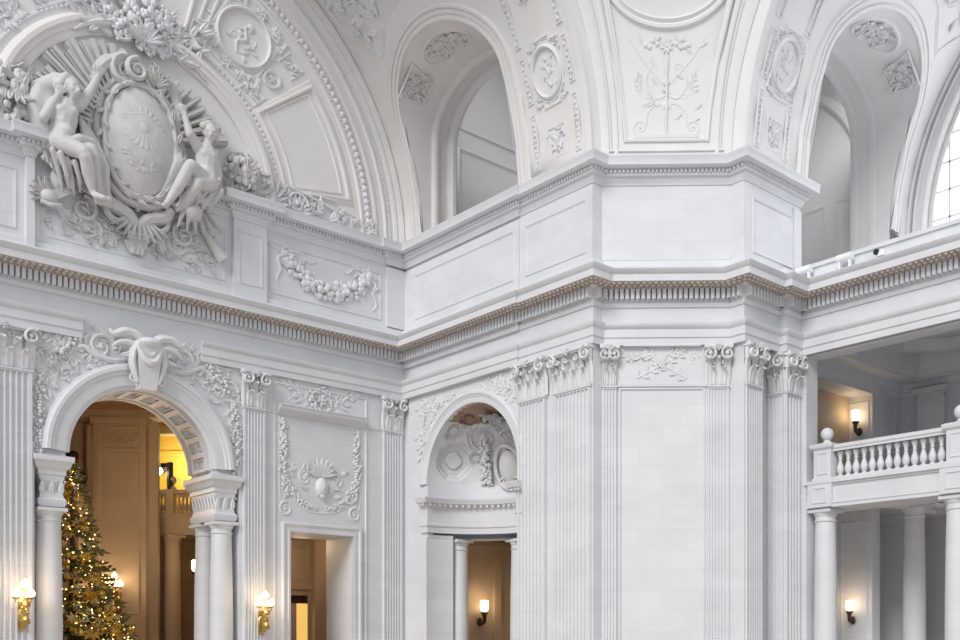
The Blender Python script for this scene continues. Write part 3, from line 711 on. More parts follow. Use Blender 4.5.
for sg in (-1, 1):
    mb = MB(); S = lambda u, v, n: SL(UC+sg*u, v, n*.65)
    mb.garland(S, [(1.45, 9.1), (1.42, 8.4), (1.47, 7.6), (1.38, 6.9), (1.3, 6.5)], .13, rng, 0, 1.3); mb.cord(S, [(1.58, 9.15), (1.6, 8), (1.58, 6.6), (1.5, 6.2)], .025)
    mb.scroll(S, 1.35, 6.05, PI/2, .26, sg, 1.5, 0, .2, 1.3); part('side_garland', mb, M_ORN, od)
mb = MB(); SMk = lambda u, v, n: SL(UC-.02+u, v, n*.75)
for i in range(9):                                   # shell over a face
    mb.leaf(SMk, 0, 7.3, R_(10+20*i), .62, .26, .1, .02, .05, 1)
mb.ell(SMk(0, 6.9, .08), (.24, .16, .34), 12, 8); mb.ell(SMk(0, 6.88, .24), (.05, .06, .11)); mb.ell(SMk(-.09, 6.98, .2), (.05, .03, .03)); mb.ell(SMk(.09, 6.98, .2), (.05, .03, .03)); mb.ell(SMk(0, 6.72, .21), (.08, .03, .03)); mb.ell(SMk(0, 6.58, .16), (.09, .06, .08))
part('mask', mb, M_ORN, od)
mb = MB()
for sg in (-1, 1):
    S = lambda u, v, n: SL(UC-.02+sg*u, v, n*.6); mb.scroll(S, .62, 7.15, PI/2, .24, -1, 1.4, 0, .2, 1.2); mb.scroll(S, .95, 7.5, 0, .15, 1, 1.2)
    for k in range(8): mb.leaf(S, rng.uniform(.3, 1.0), rng.uniform(6.5, 7.5), rng.uniform(-.5, 2.5), .34, .2, .07, 0, .05)
    mb.garland(S, [(.15, 6.15), (.55, 6.2), (.95, 6.5), (1.25, 7.0)], .1, rng); mb.cord(S, [(0, 6.02), (.5, 6.05), (1.0, 6.3)], .04)
part('swag', mb, M_ORN, od)

# ================================================================ THE NICHE IN THE MIDDLE WALL
ni = thing('niche_surround', 'round arch moulding framing the coffered half-dome niche beside the pier', 'arch', SM(NY, 7.2, 0))
mb = MB(); mb.mould(SM, [(NY-NR, 5.6), (NY-NR, 6.4)][::-1][:0]+arcpts((NY, NS), NR, PI, 0, 48), [(-a, n) for a, n in sc(AR, .62)]); part('archivolt', mb, M_ST, ni)
rng = random.Random(31); mb = MB()
for sg in (-1, 1):
    S = lambda u, v, n: SM(NY+sg*u, v, n)
    um = 3.1 if sg > 0 else 2.5
    mb.scroll(S, um-.45, 9.85, 0, .34, 1, 1.5, 0, .13); mb.scroll(S, um-.4, 9.15, 2, .24, -1, 1.4, 0, .13)
    for k in range(170):
        u, v = rng.uniform(.7, um), rng.uniform(7.6, 10.3)
        if math.hypot(u, v-NS) > 3.02: mb.leaf(S, u, v, rng.uniform(0, 6.3), .26, .13, .035, 0, .025)
part('spandrel_foliage', mb, M_ORN, ni)
# curved shell: lower drum wall, entablature ring, coffered half dome
def drum(phi, r, z): return (XM+r*math.sin(phi), NY+r*math.cos(phi), z)              # phi 0 at the far jamb .. PI at the near jamb
mb = MB(); mb.grid([[drum(PI*.13*i/8, NR, z) for z in (0, 5.4)] for i in range(9)]); mb.grid([[drum(PI-PI*.13*i/8, NR, z) for z in (0, 5.4)] for i in range(9)])
for p in (PI*.13, PI*.87): mb.grid([[drum(p, NR, z), drum(p, NR+.7, z)] for z in (0, 5.4)])
mb.grid([[drum(PI*i/40, NR+.9, 5.3), drum(PI*i/40, NR-.02, 5.3)] for i in range(41)])
mb.grid([[drum(PI*i/40, NR+.9, 5.3), drum(PI*i/40, NR+.9, 7.3)] for i in range(41)])
mb.grid([[drum(PI*i/40, NR, 6.4), drum(PI*i/40, NR, 7.25)] for i in range(41)])
# half dome with coffers pressed out of the shell
DP = []
def coff(a, e):
    """depth of the shell at azimuth a (0..PI), elevation e: nested octagon coffers"""
    best = 0
    for ca_, ce, s in [(PI*(.5+q*w), R_(el), k) for q in (-1, 1) for w, el, k in ((.37, 21, .27), (.2, 40, .25), (.13, 9, .3), (.26, 23, .11), (.4, 47, .15), (.3, 60, .14), (.13, 60, .1), (.07, 24, .11), (.02, 42, .13))]:
        x = abs((a-ca_)*math.cos(e)); y = abs(e-ce); q = max(x, y, (x+y)*.72)/s
        if q < 1: best = max(best, .07 if q > .78 else (.15 if q > .5 else (.17 if q > .42 else .08)))
    return best
rows = []
for j in range(91):
    e = PI/2*j/90; rows.append([(XM+(NR+coff(PI*i/180, e))*math.cos(e)*math.sin(PI*i/180), NY+(NR+coff(PI*i/180, e))*math.cos(e)*math.cos(PI*i/180), NS+(NR+coff(PI*i/180, e))*math.sin(e)) for i in range(181)])
mb.grid(rows); wn = struct('wall_niche', mb, M_ST, 30); wn.data.materials.append(mat('niche_shade_brown', (.36, .25, .19), .8, .15, 4))
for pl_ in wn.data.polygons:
    if pl_.center.z > NS+NR*math.sin(R_(57)): pl_.material_index = 1  # warm shadow in the top of the dome, painted as brown
mb = MB()
ring = [(XM-.02, NY+NR+.32), (XM-.02, NY+NR-.02)]+[drum(PI*i/32, NR-.02, 0)[:2] for i in range(1, 32)]+[(XM-.02, NY-NR+.02), (XM-.02, NY-NR-.32)]
mb.sweep(ring, [(-.1, 5.47), (.06, 5.47), (.06, 5.67), (.1, 5.71), (.1, 5.79), (.05, 5.81), (.05, 6.37), (.1, 6.41), (.14, 6.47), (.28, 6.53), (.3, 6.61), (.34, 6.67), (.34, 6.71), (-.1, 6.75)])
for i in range(len(ring)-1):
    a, b = ring[i], ring[i+1]; na, nb = off2(ring, i), off2(ring, i+1)
    A = Vector((a[0]+na[0]*.12, a[1]+na[1]*.12)); B = Vector((b[0]+nb[0]*.12, b[1]+nb[1]*.12)); L = (B-A).length; d = (B-A)/max(L, 1e-6); nn = Vector((d.y, -d.x)); k = max(1, int(L/.13))
    for j in range(k):
        c = A+d*(L*(j+.5)/k); p, q = c-d*.04, c+d*.04; P, Q = p+nn*.12, q+nn*.12; mb.hexa([(*p, 6.42), (*q, 6.42), (*Q, 6.42), (*P, 6.42), (*p, 6.52), (*q, 6.52), (*Q, 6.52), (*P, 6.52)])
mb.sbox(SM, NY+NR, NY+NR+.3, 0, 5.3, 0, .06); mb.sbox(SM, NY-NR-.3, NY-NR, 0, 5.3, 0, .06)
struct('trim_13', mb, M_ST)
for i, (p, w) in enumerate(((R_(30), 'first niche column from the far corner, left of the wall torch'), (R_(76), 'niche column half hidden by the near edge of the niche'), (R_(110), 'niche column hidden inside the near half of the niche'), (R_(150), 'niche column standing behind the near jamb of the niche'))):
    if i < 2: column('niche_column', 'smooth marble '+w, .34, 5.3, drum(p, NR+.4, 0), 24)
# sculpted group in the half dome: eagle-like crest, shield and fruit drops
t = thing('niche_sculpture', 'carved crest with scrolls, shield and fruit drops in the half-dome of the niche', 'relief', drum(PI*.4, 2.2, 7.0))
SD = lambda u, v, n: (XM+(NR-.02-n)*math.cos(v)*math.sin(u), NY+(NR-.02-n)*math.cos(v)*math.cos(u), NS+(NR-.02-n)*math.sin(v))
SDs = lambda u0, v0: (lambda u, v, n: SD(u0+u/NR, v0+v/NR, n))
rng = random.Random(77)
mb = MB(); S = SDs(PI*.5, R_(58))
for i in range(46): mb.leaf(S, rng.uniform(-.7, .7), rng.uniform(-.4, .5), rng.uniform(0, 6.3), .45, .24, .18, .05, .12)
for sg in (-1, 1): mb.scroll(S, sg*.4, .1, 0, .28, sg, 1.4, .15, .25, 1.6)
part('crest', mb, M_ORN, t)
mb = MB(); S = SDs(PI*.29, R_(24)); mb.garland(S, [(0, 1.0), (.02, .4), (-.02, -.3), (0, -.95)], .17, rng, .03, 1.3); part('fruit_drop', mb, M_ORN, t)
mb = MB(); S = SDs(PI*.415, R_(17)); mb.bead(S, 0, -.05, .62, 0, .3, 16, 5, .46); mb.mould(S, [(.52*math.cos(2*PI*i/24), -.05+.74*math.sin(2*PI*i/24)) for i in range(24)], [(0, 0), (.02, .1), (.08, .14), (.14, .1), (.16, 0)], True)
mb.scroll(S, -.3, -.62, 0, .2, 1, 1.3, .1, .25); mb.scroll(S, .3, -.62, PI, .2, -1, 1.3, .1, .25); part('shield', mb, M_ORN, t)
# ambulatory behind the niche screen
mb = MB(); mb.box(21.7, 27.6, 32.0, 32.2, 0, 5.8); mb.box(27.4, 27.6, 21.7, 32.2, 0, 5.8); mb.box(21.7, 27.6, 21.65, 21.8, 0, 5.8); mb.box(24.3, 27.6, 21.7, 32.2, 5.6, 5.8); mb.box(21.63, 27.6, 30.1, 32.2, 5.6, 5.8); mb.box(21.65, 21.8, 30.1, 32.2, 0, 5.8)
mb.box(21.65, 27.6, 21.7, 24.1, 5.6, 5.8); struct('wall_ambulatory', mb, M_HALL, 0)
mb = MB(); mb.box(24.6, 24.9, 31.85, 32.0, 0, 5.6); mb.box(26.4, 26.75, 31.85, 32.0, 0, 5.6); mb.box(21.8, 27.4, 31.8, 32, 5.35, 5.6); struct('trim_14', mb, M_HALL, 0)

# ================================================================ BALCONY OPENING ON THE RIGHT
YJ = 17.6; BX = 27.35
mb = MB(); mb.box(27.2, 28.6, 4, YJ, 5.68, 5.9); mb.box(27.25, 28.5, 4, YJ, 5.9, 6.35); mb.box(27.2, 28.6, 4, YJ, 6.35, 6.42); mb.box(27.12, 28.6, 4, YJ+.05, 6.42, 6.52)
mb.box(28.5, 35, 4, 19, 6.1, 6.3); mb.mould(SR, [(4, 5.8), (17.55, 5.8)], [(-.03, 0), (0, .03), (.03, 0)])
for y in (17.1, 12.85):
    mb.sbox(SR, y-.42, y+.42, 5.7, 6.42, -.05, .06); mb.rect(lambda u, v, n: SR(u, v, n+.06), y-.26, y+.26, 5.8, 6.32, [(0, 0), (.02, .03), (.05, .03), (.07, 0)])
struct('trim_15', mb, M_ST, 30)
bal = thing('balustrade', 'white stone balustrade with ball finials fronting the upper gallery on the right', 'balustrade', (BX+.2, 15, 6.5))
mb = MB(); mb.box(BX, BX+.42, 4, 17.4, 6.5, 6.62); part('plinth', mb, M_ST, bal)
mb = MB(); mb.sweep([(BX+.21, 4), (BX+.21, 17.3)], [(-.2, 7.4), (-.2, 7.46), (-.24, 7.5), (-.24, 7.58), (-.16, 7.62), (.16, 7.62), (.24, 7.58), (.24, 7.5), (.2, 7.46), (.2, 7.4)]); part('hand_rail', mb, M_ST, bal)
BP = [(a*1.15, b) for a, b in [(.085, 0), (.085, .06), (.05, .08), (.05, .1), (.07, .13), (.095, .2), (.1, .27), (.08, .36), (.05, .45), (.042, .5), (.06, .53), (.045, .56), (.05, .62), (.075, .7), (.085, .72), (.085, .8)]]
for k in range(14):
    m = MB(); m.lathe((BX+.21, 16.62-.268*k, 6.6), BP, 14); part('baluster', m, M_ST, bal)
for y in (17.08, 12.83):
    m = MB(); m.box(BX-.08, BX+.5, y-.3, y+.3, 6.5, 7.5); m.sweep([(BX-.08, y-.3), (BX-.08, y+.3), (BX+.5, y+.3), (BX+.5, y-.3)][::-1], [(0, 7.5), (.06, 7.52), (.1, 7.58), (.1, 7.64), (.02, 7.68), (-.25, 7.74)], True); m.box(BX-.1, BX+.52, y-.34, y+.34, 6.5, 6.62)
    m.rect(lambda u, v, n: (BX-.08-n, u, v), y-.2, y+.2, 6.7, 7.4, [(0, 0), (.02, .025), (.04, .025), (.06, 0)])
    pd = part('pedestal', m, M_ST, bal)
    m = MB(); m.lathe((BX+.21, y, 7.66), [(.24, 0), (.2, .05), (.13, .08), (.1, .13), (.12, .15)], 18); m.ell((BX+.21, y, 8.0), .2, 16, 10); part('ball_finial', m, M_ST, pd)
for k in range(28):
    m = MB(); m.lathe((BX+.21, 12.4-.268*k, 6.6), BP, 10); part('baluster', m, M_ST, bal)
for y, w in ((17.18, 'left front'), (12.95, 'right front')):
    column('balcony_column', 'smooth marble %s column carrying the balcony' % w, .36, 5.68, (27.62, y, 0), 28)
column('loggia_column', 'smooth marble column standing deep in the shade under the balcony', .37, 6.05, (31.5, 16.26, 0), 28)
# the loggia behind: two storeys, alcoves on its left side, coffered ceiling
YS = 18.62
mb = MB()
TL = lambda u, v, n: (u, YS-n, v)
wall_holes(mb, TL, 27.83, 35, 6.1, 11.2, [dict(u0=28.2, u1=33.0, bot=6.2, top=lambda u: 10.42)], 1.0)
mb.box(27.83, 35, YS+.95, YS+1.2, 6.1, 11.2); mb.box(27.8, 27.9, YS-.6, YS+1.2, 6.1, 11)
mb.box(35, 35.2, 3, 20, 0, 11.4); mb.box(27.83, 35, YS, YS+.2, 0, 6.1);
mb.box(27.2, 35.2, 2.8, 3, 5.9, 11.3); mb.box(30.7, 31.2, 17.33, YS, 0, 6.1); mb.box(33.0, 33.6, 17.1, YS, 0, 6.1)  # first box: unseen side wall, left open below to let light in
struct('wall_loggia', mb, M_ST, 0)
mb = MB()                                            # loggia ceiling: beams round an octagonal coffer
mb.box(27.9, 35.2, 2.8, 20, 11.75, 11.9)
CF = [(29.6, 8.0), (29.6, 16.6), (34.0, 16.6), (34.0, 8.0)]
def ceil_quad(a, b, c, d, z): mb.add([(*a, z), (*b, z), (*c, z), (*d, z)], [(0,1,2,3)])
for x0, x1, y0, y1 in ((27.9, 28.6, 3, 19), (34.4, 35, 3, 19), (28.6, 34.4, 17.7, 19), (28.6, 34.4, 3, 5)): mb.box(x0, x1, y0, y1, 10.95, 11.8)
octo = [(28.9, 15.9), (30.0, 17.1), (31.9, 17.1), (33.1, 15.95), (33.1, 8), (31.9, 6.9), (30.0, 6.9), (28.9, 8)]
mb.sweep(octo, [(0, 11.76), (0, 11.5), (.1, 11.46), (.14, 11.4), (.3, 11.36), (.32, 11.5), (.4, 11.74)], True); mb.sweep(octo[::-1], [(.0, 11.5), (.5, 11.5), (.5, 11.75)], True)
mb.sweep([(28.6, 4.9), (28.6, 17.7), (34.4, 17.7), (34.4, 4.9)], [(0, 11.0), (.12, 11.03), (.18, 11.12), (.2, 11.24), (.3, 11.28), (.34, 11.4), (.4, 11.6), (.4, 11.75), (0, 11.75)], cap=False)
mb.sweep([(27.9, YS), (35, YS), (35, 4)], [(0, 10.55), (.06, 10.6), (.1, 10.72), (.26, 10.8), (.28, 10.9), (.36, 10.98), (0, 11.0)], cap=False)
mb.box(27.4, 27.95, 4, 17.7, 10.45, 10.5)
struct('ceiling_loggia', mb, M_ST, 30)
mb = MB(); mb.box(28.2, 33.0, YS+.9, YS+.94, 6.2, 10.41); struct('wall_alcove', mb, M_HALL, 0)
mb = MB()
SX = lambda u, v, n: (35-n, u, v); SA1 = lambda u, v, n: (33.0-n, u, v)
for y in (17.3, 14.4, 11.2):
    mb.sbox(SX, y-.5, y+.5, 6.1, 10.1, 0, .3); mb.sbox(SX, y-.56, y+.56, 10.1, 10.25, 0, .36); mb.sbox(SX, y-.5, y+.5, 10.25, 10.5, 0, .3); mb.sbox(SX, y-.64, y+.64, 10.5, 10.7, 0, .46)
mb.sbox(SX, 3, YS, 10.7, 11.0, 0, .2)
mb.rect(SX, 15.1, 16.6, 6.8, 10.0, FR2); mb.rect(SX, 11.9, 13.7, 6.8, 10.0, FR2)
mb.rect(SA1, YS+.12, YS+.92, 6.6, 10.2, FR2); mb.rect(TL, 33.25, 34.6, 6.4, 10.4, FR2); mb.sbox(TL, 33.2, 33.75, 6.1, 10.95, 0, .12)
SLo = lambda u, v, n: (30.7-n, u, v); SLp = lambda u, v, n: (33.0-n, u, v)
mb.rect(SLo, 17.5, 18.5, .4, 5.6, FR2); mb.rect(SLp, 17.25, 18.4, .4, 5.6, FR2); mb.rect(SX, 14.9, 16.4, .4, 5.4, FR2); mb.rect(SX, 12.6, 14.0, .4, 5.4, FR2); mb.rect(SX, 9, 11.5, .4, 5.4, FR2)
struct('trim_16', mb, M_ST, 30)
mb = MB(); mb.box(28.5, 35, 4, YS, 6.02, 6.12); mb.mould(lambda u, v, n: (u, v, 6.02-n), [(29.4, 16.4), (29.4, 9), (33.2, 9), (33.2, 16.4)], [(-.15, 0), (-.1, .12), (.1, .12), (.15, 0)], True); mb.rosette(lambda u, v, n: (31.3+u, 15+v, 6.02-n), 0, 0, .5, 8, 0, .12); struct('ceiling_lower_loggia', mb, M_ST, 30)

# ================================================================ LUNETTE OF THE LEFT WALL
def polar(a0, a1, r0, r1): return [(6*R_(a0), r0)]+[(6*R_(a0), r1)]+[(6*R_(T_(a0, a1, i/12)), r1) for i in range(1, 13)]+[(6*R_(a1), r0)]+[(6*R_(T_(a1, a0, i/12)), r0) for i in range(1, 12)]
def pol_frame(mb, a0, a1, r0, r1, prof): mb.mould(SPOL, polar(a0, a1, r0, r1), prof, True)
def PF(a, r):                                        # flat frame centred on a polar point: u tangential, v radial
    a = R_(a); cx, cz = AX+r*math.cos(a), ZS+r*math.sin(a)
    return lambda u, v, n: SL(cx-math.sin(a)*u+math.cos(a)*v, cz+math.cos(a)*u+math.sin(a)*v, n)
lun = thing('lunette_arches', 'concentric moulded arches and fruit borders of the large lunette above the cartouche', 'moulding', SL(AX, ZS, 0))
mb = MB()
A60 = [(6*PI*i/90, 0) for i in range(91)]
def ring_(mb, r, prof): mb.mould(SPOL, [(6*PI*i/90, r) for i in range(91)], prof)
ring_(mb, 3.72, [(0, 0), (0, .1), (-.05, .13), (-.2, .14), (-.24, .19), (-.34, .2), (-.4, .26), (-.52, .26), (-.6, .18), (-.66, .1), (-.7, 0)]); part('inner_arch', mb, M_PLW, lun)
mb = MB(); ring_(mb, 7.72, [(0, 0), (-.02, .06), (-.08, .07), (-.1, .02), (-.56, .02), (-.58, .07), (-.66, .08), (-.7, 0)]); ring_(mb, 8.72, [(0, 0), (-.03, .05), (-.1, .06), (-.12, 0)]); ring_(mb, 9.12, [(0, 0), (-.02, .07), (-.12, .1), (-.2, .06), (-.3, .12), (-.42, .14), (-.46, 0)]); part('outer_arch', mb, M_PLW, lun)
rng = random.Random(41); mb = MB()
n = 110
for i in range(n):
    a = 180*(i+.5)/n; S = PF(a, 8.05)
    mb.bead(S, 0, 0, .13, 0, .12); mb.leaf(S, -.08, 0, R_(rng.uniform(150, 210)), .2, .16, .07, 0, .03); mb.leaf(S, .02, .02, R_(rng.uniform(40, 80)), .18, .11, .06); mb.leaf(S, .02, -.02, R_(-rng.uniform(40, 80)), .18, .11, .06)
part('fruit_border', mb, M_ORN, lun)
mb = MB()
for i in range(150):
    S = PF(180*(i+.5)/150, 8.95); mb.leaf(S, -.08, .0, 0, .22, .16, .05, 0, .02, 1); mb.bead(S, 0, 0, .045)
part('leaf_strip', mb, M_ORN, lun)
for lo_, hi_ in ((14, 66), (118, 166)):
  mb = MB()
  for i in range(24):
    a = lo_+(hi_-lo_)*(i+.5)/24
    S = PF(a, 4.6); mb.bead(S, 0, 0, .07, 0, .06); mb.leaf(S, -.04, 0, R_(160), .15, .12, .04)
  part('inner_border', mb, M_ORN, lun)
def coffer(label, name='stucco_relief'): return thing(name, label, 'relief panel', (0, 0, 0))
def place(t, S):
    t.location = S(0, 0, 0); return t
for sg, side in ((1, 'right'),):
    F = lambda a: a
    t = place(coffer('large plain wedge panel low on the right side of the lunette'), PF(23, 6.1)); mb = MB()
    pol_frame(mb, 9.5, 38, 4.85, 7.25, [(0, 0), (-.02, .07), (-.08, .08), (-.12, .04), (-.2, .035), (-.26, .0)]); pol_frame(mb, 10.8, 37, 5.15, 7.0, [(0, 0), (-.02, .04), (-.06, .04), (-.08, 0)]); part('frame', mb, M_PLW, t)
    t = place(coffer('small oval wreath between two little framed squares on the right of the lunette'), PF(45.2, 6.05)); S = PF(45.2, 6.05); mb = MB()
    mb.mould(S, [(.32*math.cos(2*PI*i/24), .36*math.sin(2*PI*i/24)) for i in range(24)], [(0, 0), (-.02, .06), (-.08, .06), (-.1, 0)], True)
    for i in range(14): mb.leaf(S, .2*math.cos(i*.45), .22*math.sin(i*.45), i*.45+1.4, .2, .12, .05, 0, .03)
    mb.rosette(S, 0, 0, .14, 6, 0, .07); part('wreath', mb, M_ORN, t)
    for r in (5.05, 7.05):
        S = PF(45.2, r); mb = MB(); mb.rect(S, -.36, .36, -.36, .36, FR2)
        for i in range(10): mb.leaf(S, rng.uniform(-.2, .2), rng.uniform(-.2, .2), rng.uniform(0, 6.3), .24, .14, .06, 0, .04)
        mb.scroll(S, 0, 0, 0, .2, 1, 1.4); part('square', mb, M_ORN, t)
def medallion(label, S, ru, rv, rng, frame=True, name='medallion_panel'):
    t = place(thing(name, label, 'relief panel'), S)
    mb = MB()
    if frame:
        w, h = ru*1.35, rv*1.35; k = .55
        mb.mould(S, [(-w*k, -h*1.12), (-w*k, -h*.95), (-w, -h*.95), (-w, -h*.5), (-w*.9, -h*.5), (-w*.9, h*.5), (-w, h*.5), (-w, h*.95), (-w*k, h*.95), (-w*k, h*1.12), (w*k, h*1.12), (w*k, h*.95), (w, h*.95), (w, h*.5), (w*.9, h*.5), (w*.9, -h*.5), (w, -h*.5), (w, -h*.95), (w*k, -h*.95), (w*k, -h*1.12)], FR, True)
    mb.mould(S, [(ru*math.cos(2*PI*i/36), rv*math.sin(2*PI*i/36)) for i in range(36)], [(0, 0), (.01, .09), (.05, .12), (.1, .09), (.12, .04), (.18, .05), (.2, 0)], True); part('frame', mb, M_ORN, t)
    mb = MB(); mb.cord(S, [(-ru*.1, -rv*.65), (ru*.12, -rv*.3), (-ru*.08, 0), (ru*.15, rv*.35), (0, rv*.5)], [.03, .06, .07, .06, .04], 0); mb.bead(S, 0, rv*.55, ru*.16, 0, .07, 8, 3); mb.scroll(S, -ru*.3, rv*.1, 0, ru*.25, 1, 1.3, 0, .2, .8); mb.scroll(S, ru*.32, -rv*.2, PI, ru*.22, -1, 1.3, 0, .2, .8)
    for i in range(16): mb.leaf(S, rng.uniform(-.5, .5)*ru, rng.uniform(-.6, .5)*rv, rng.uniform(0, 6.3), .3*ru, .15*ru, .04, 0, .02)
    part('figure_relief', mb, M_ORN, t)
    mb = MB()
    for sx in (-1, 1):
        for sy in (-1, 1):
            Sq = lambda u, v, n: S(sx*u, sy*v, n)
            mb.scroll(Sq, ru*.95, rv*1.02, 0, ru*.17, 1, 1.4, 0, .2)
            for k in range(6): mb.leaf(Sq, ru*rng.uniform(.5, 1.1), rv*rng.uniform(.85, 1.2), rng.uniform(-.5, 2.2), ru*.34, ru*.2, .06, 0, .05)
            for k in range(3): mb.leaf(Sq, ru*1.12, rv*(.2+.25*k), rng.uniform(.8, 1.8), ru*.28, ru*.16, .05, 0, .03)
    mb.rosette(S, 0, rv*1.28, ru*.28, 7); mb.rosette(S, 0, -rv*1.28, ru*.28, 7); part('foliage', mb, M_ORN, t); return t
medallion('large round medallion with leafy frame on the upper right of the lunette', PF(58.3, 6.2), .86, .92, rng)
t = place(coffer('group of three narrow framed panels between the medallion and the crown of the lunette'), PF(70, 6))
for r0, r1, a0, a1 in ((4.75, 5.35, 67.5, 73), (5.6, 6.9, 69.3, 71.2), (7.1, 7.5, 67, 73)):
    mb = MB(); pol_frame(mb, a0, a1, r0, r1, [(0, 0), (-.02, .07), (-.07, .07), (-.1, 0)]); S = PF((a0+a1)/2, (r0+r1)/2)
    for i in range(8): mb.leaf(S, rng.uniform(-.15, .15), (r1-r0)*rng.uniform(-.35, .35), rng.uniform(0, 6.3), .22, .13, .05, 0, .03)
    part('framed_strip', mb, M_ORN, t)
t = place(coffer('plain framed panel next to the crown ornament at the top of the lunette'), PF(81, 6)); mb = MB(); pol_frame(mb, 75.5, 86, 4.95, 7.4, [(0, 0), (-.02, .08), (-.08, .09), (-.12, .04), (-.18, 0)]); part('frame', mb, M_PLW, t)
for a, w, l in ((125, 5.0, 'framed square of foliage cut by the top edge left of the crown ornament'), (140, 5.0, 'corner panel of foliage at the top left corner of the photo'), (110, 5.0, 'narrow framed panel just left of the crown ornament')):
    S = PF(a, w+.05); t = place(coffer(l), S); mb = MB(); mb.rect(S, -.5, .5, -.42, .5, FR); 
    for i in range(18): mb.leaf(S, rng.uniform(-.33, .33), rng.uniform(-.3, .33), rng.uniform(0, 6.3), .3, .18, .07, 0, .05)
    mb.scroll(S, 0, 0, 0, .22, 1, 1.4); part('foliage', mb, M_ORN, t)
# low trophies and foliage between the lunette panel and the attic cap
t = thing('trophy_relief', 'low carved trophy of shell, leaves and weapons lying along the base of the lunette', 'relief', SL(17, ZS+.2, 0)); mb = MB()
[mb.leaf(SL, 15.95, 16.2, R_(10+20*i), .8, .24, .14, .02, .1, 1) for i in range(9)]; [mb.leaf(SL, 16.95, 16.2, R_(5+20*i), .62, .22, .12, .02, .08, 1) for i in range(9)]; mb.scroll(SL, 16.9, 16.45, 0, .42, 1, 1.4, .15, .12)
for k in range(60):
    u = rng.uniform(15.4, 20.0); v = ZS+.05+rng.uniform(0, .75)*(1-(u-15.4)/6.5); mb.leaf(SL, u, v, rng.uniform(-.6, 2.6), .42, .22, .1, 0, .09)
mb.cord(SL, [(16.4, 17.0), (18.0, 16.75), (18.6, 16.6)], .05, .08); mb.cord(SL, [(15.6, 16.3), (17.2, 16.9), (18.4, 17.0)], .04, .06)
part('foliage', mb, M_ORN, t)
mb = MB(); mb.mould(SL, [(20.2, 16.25), (18.7, 16.3), (18.55, 16.85), (20.1, 16.55)], FR2, True); part('frame', mb, M_PLW, t)

# ---- crown ornament
cr = thing('crown_ornament', 'big carved bouquet of fruit and scrolls with shell at the crown of the inner arch', 'relief', SL(AX-.1, 20.2, .2)); rng = random.Random(51)
S = lambda u, v, n: SL(AX-.1+u, 19.95+v, n+.15); mb = MB()
for i in range(190):
    a, r = rng.uniform(0, 2*PI), rng.uniform(0, 1)**.6; u, v = 1.15*r*math.cos(a), .55+.95*r*math.sin(a); z = rng.uniform(.05, .13)
    mb.ell(S(u, v, .3*(1-r)+.05), z, 7, 5)
    if i % 2: mb.leaf(S, u, v, a+rng.uniform(-1.2, 1.2), .3, .18, .1, .15*(1-r), .12)
part('bouquet', mb, M_ORN, cr); mb = MB()
for i in range(9): mb.leaf(S, 0, -.15, R_(10+20*i), .62, .25, .16, .15, .1, 1)
mb.scroll(S, -.65, -.1, PI/2, .32, -1, 1.5, .1, .22, 1.4); mb.scroll(S, .65, -.1, PI/2, .32, 1, 1.5, .1, .22, 1.4); part('shell', mb, M_ORN, cr)
for sg in (-1, 1):
    mb = MB()
    Sq = lambda u, v, n: S(sg*u, v, n)
    mb.cord(Sq, [(.5, .2), (1.1, .05), (1.6, -.2), (2.0, -.55)], [.1, .13, .1, .04], 0, 1.2); mb.scroll(Sq, 1.35, .35, 0, .35, 1, 1.4, .05, .2, 1.2)
    for k in range(16): mb.leaf(Sq, rng.uniform(.8, 1.9), rng.uniform(-.3, 1.0), rng.uniform(-.8, 1.6), .45, .26, .12, 0, .12)
    part('side_scroll', mb, M_ORN, cr)
# ---- stone sunrays behind the figures
def rays(label, pts, base):
    t = thing('sunray_fan', label, 'relief', SL(base[0], base[1], .1))
    for (px, pz, w) in pts:
        m = MB(); d = Vector((px-base[0], pz-base[1])); L = d.length; d /= L; nn = Vector((-d.y, d.x)); b = Vector(base)+d*L*.45; e = Vector((px, pz))
        q = [b-nn*w*.6, b+nn*w*.6, e+nn*w, e-nn*w]
        for h, k in ((.30, 1), (.42, .5)): m.hexa([SL(*(p if k == 1 else T_(T_(q[0], q[2], .5), p, 1) if False else (q[0]+q[1])/2*(1-k)+p*k if i < 2 else (q[2]+q[3])/2*(1-k)+p*k), -.05) for i, p in enumerate(q)]+[SL(*((q[0]+q[1])/2*(1-k)+p*k if i < 2 else (q[2]+q[3])/2*(1-k)+p*k), h) for i, p in enumerate(q)])
        part('ray', m, M_SCU, t)
cx0 = (11.3, 16.6)
rays('fan of stone sunrays rising behind the raised left figure', [(11.3+.83*l*math.cos(R_(a)), 16.6+.88*l*math.sin(R_(a)), w) for a, l, w in ((172, 3.4, .1), (166, 3.3, .13), (160, 3.45, .1), (153, 3.3, .16), (146, 3.55, .1), (140, 3.5, .13), (134, 3.2, .1), (128, 3.45, .16), (122, 3.3, .1), (116, 3.3, .16), (110, 3.25, .12), (104, 3.15, .18), (97, 3.05, .14))], cx0)
rays('short fan of stone sunrays behind the head of the right figure', [(11.3+l*math.cos(R_(a)), 16.6+l*math.sin(R_(a)), w) for a, l, w in ((66, 2.6, .07), (59, 2.75, .08), (52, 2.9, .1), (45, 3.0, .08), (39, 2.9, .1), (33, 2.95, .08), (27, 3.1, .13), (20, 3.2, .16))], cx0)

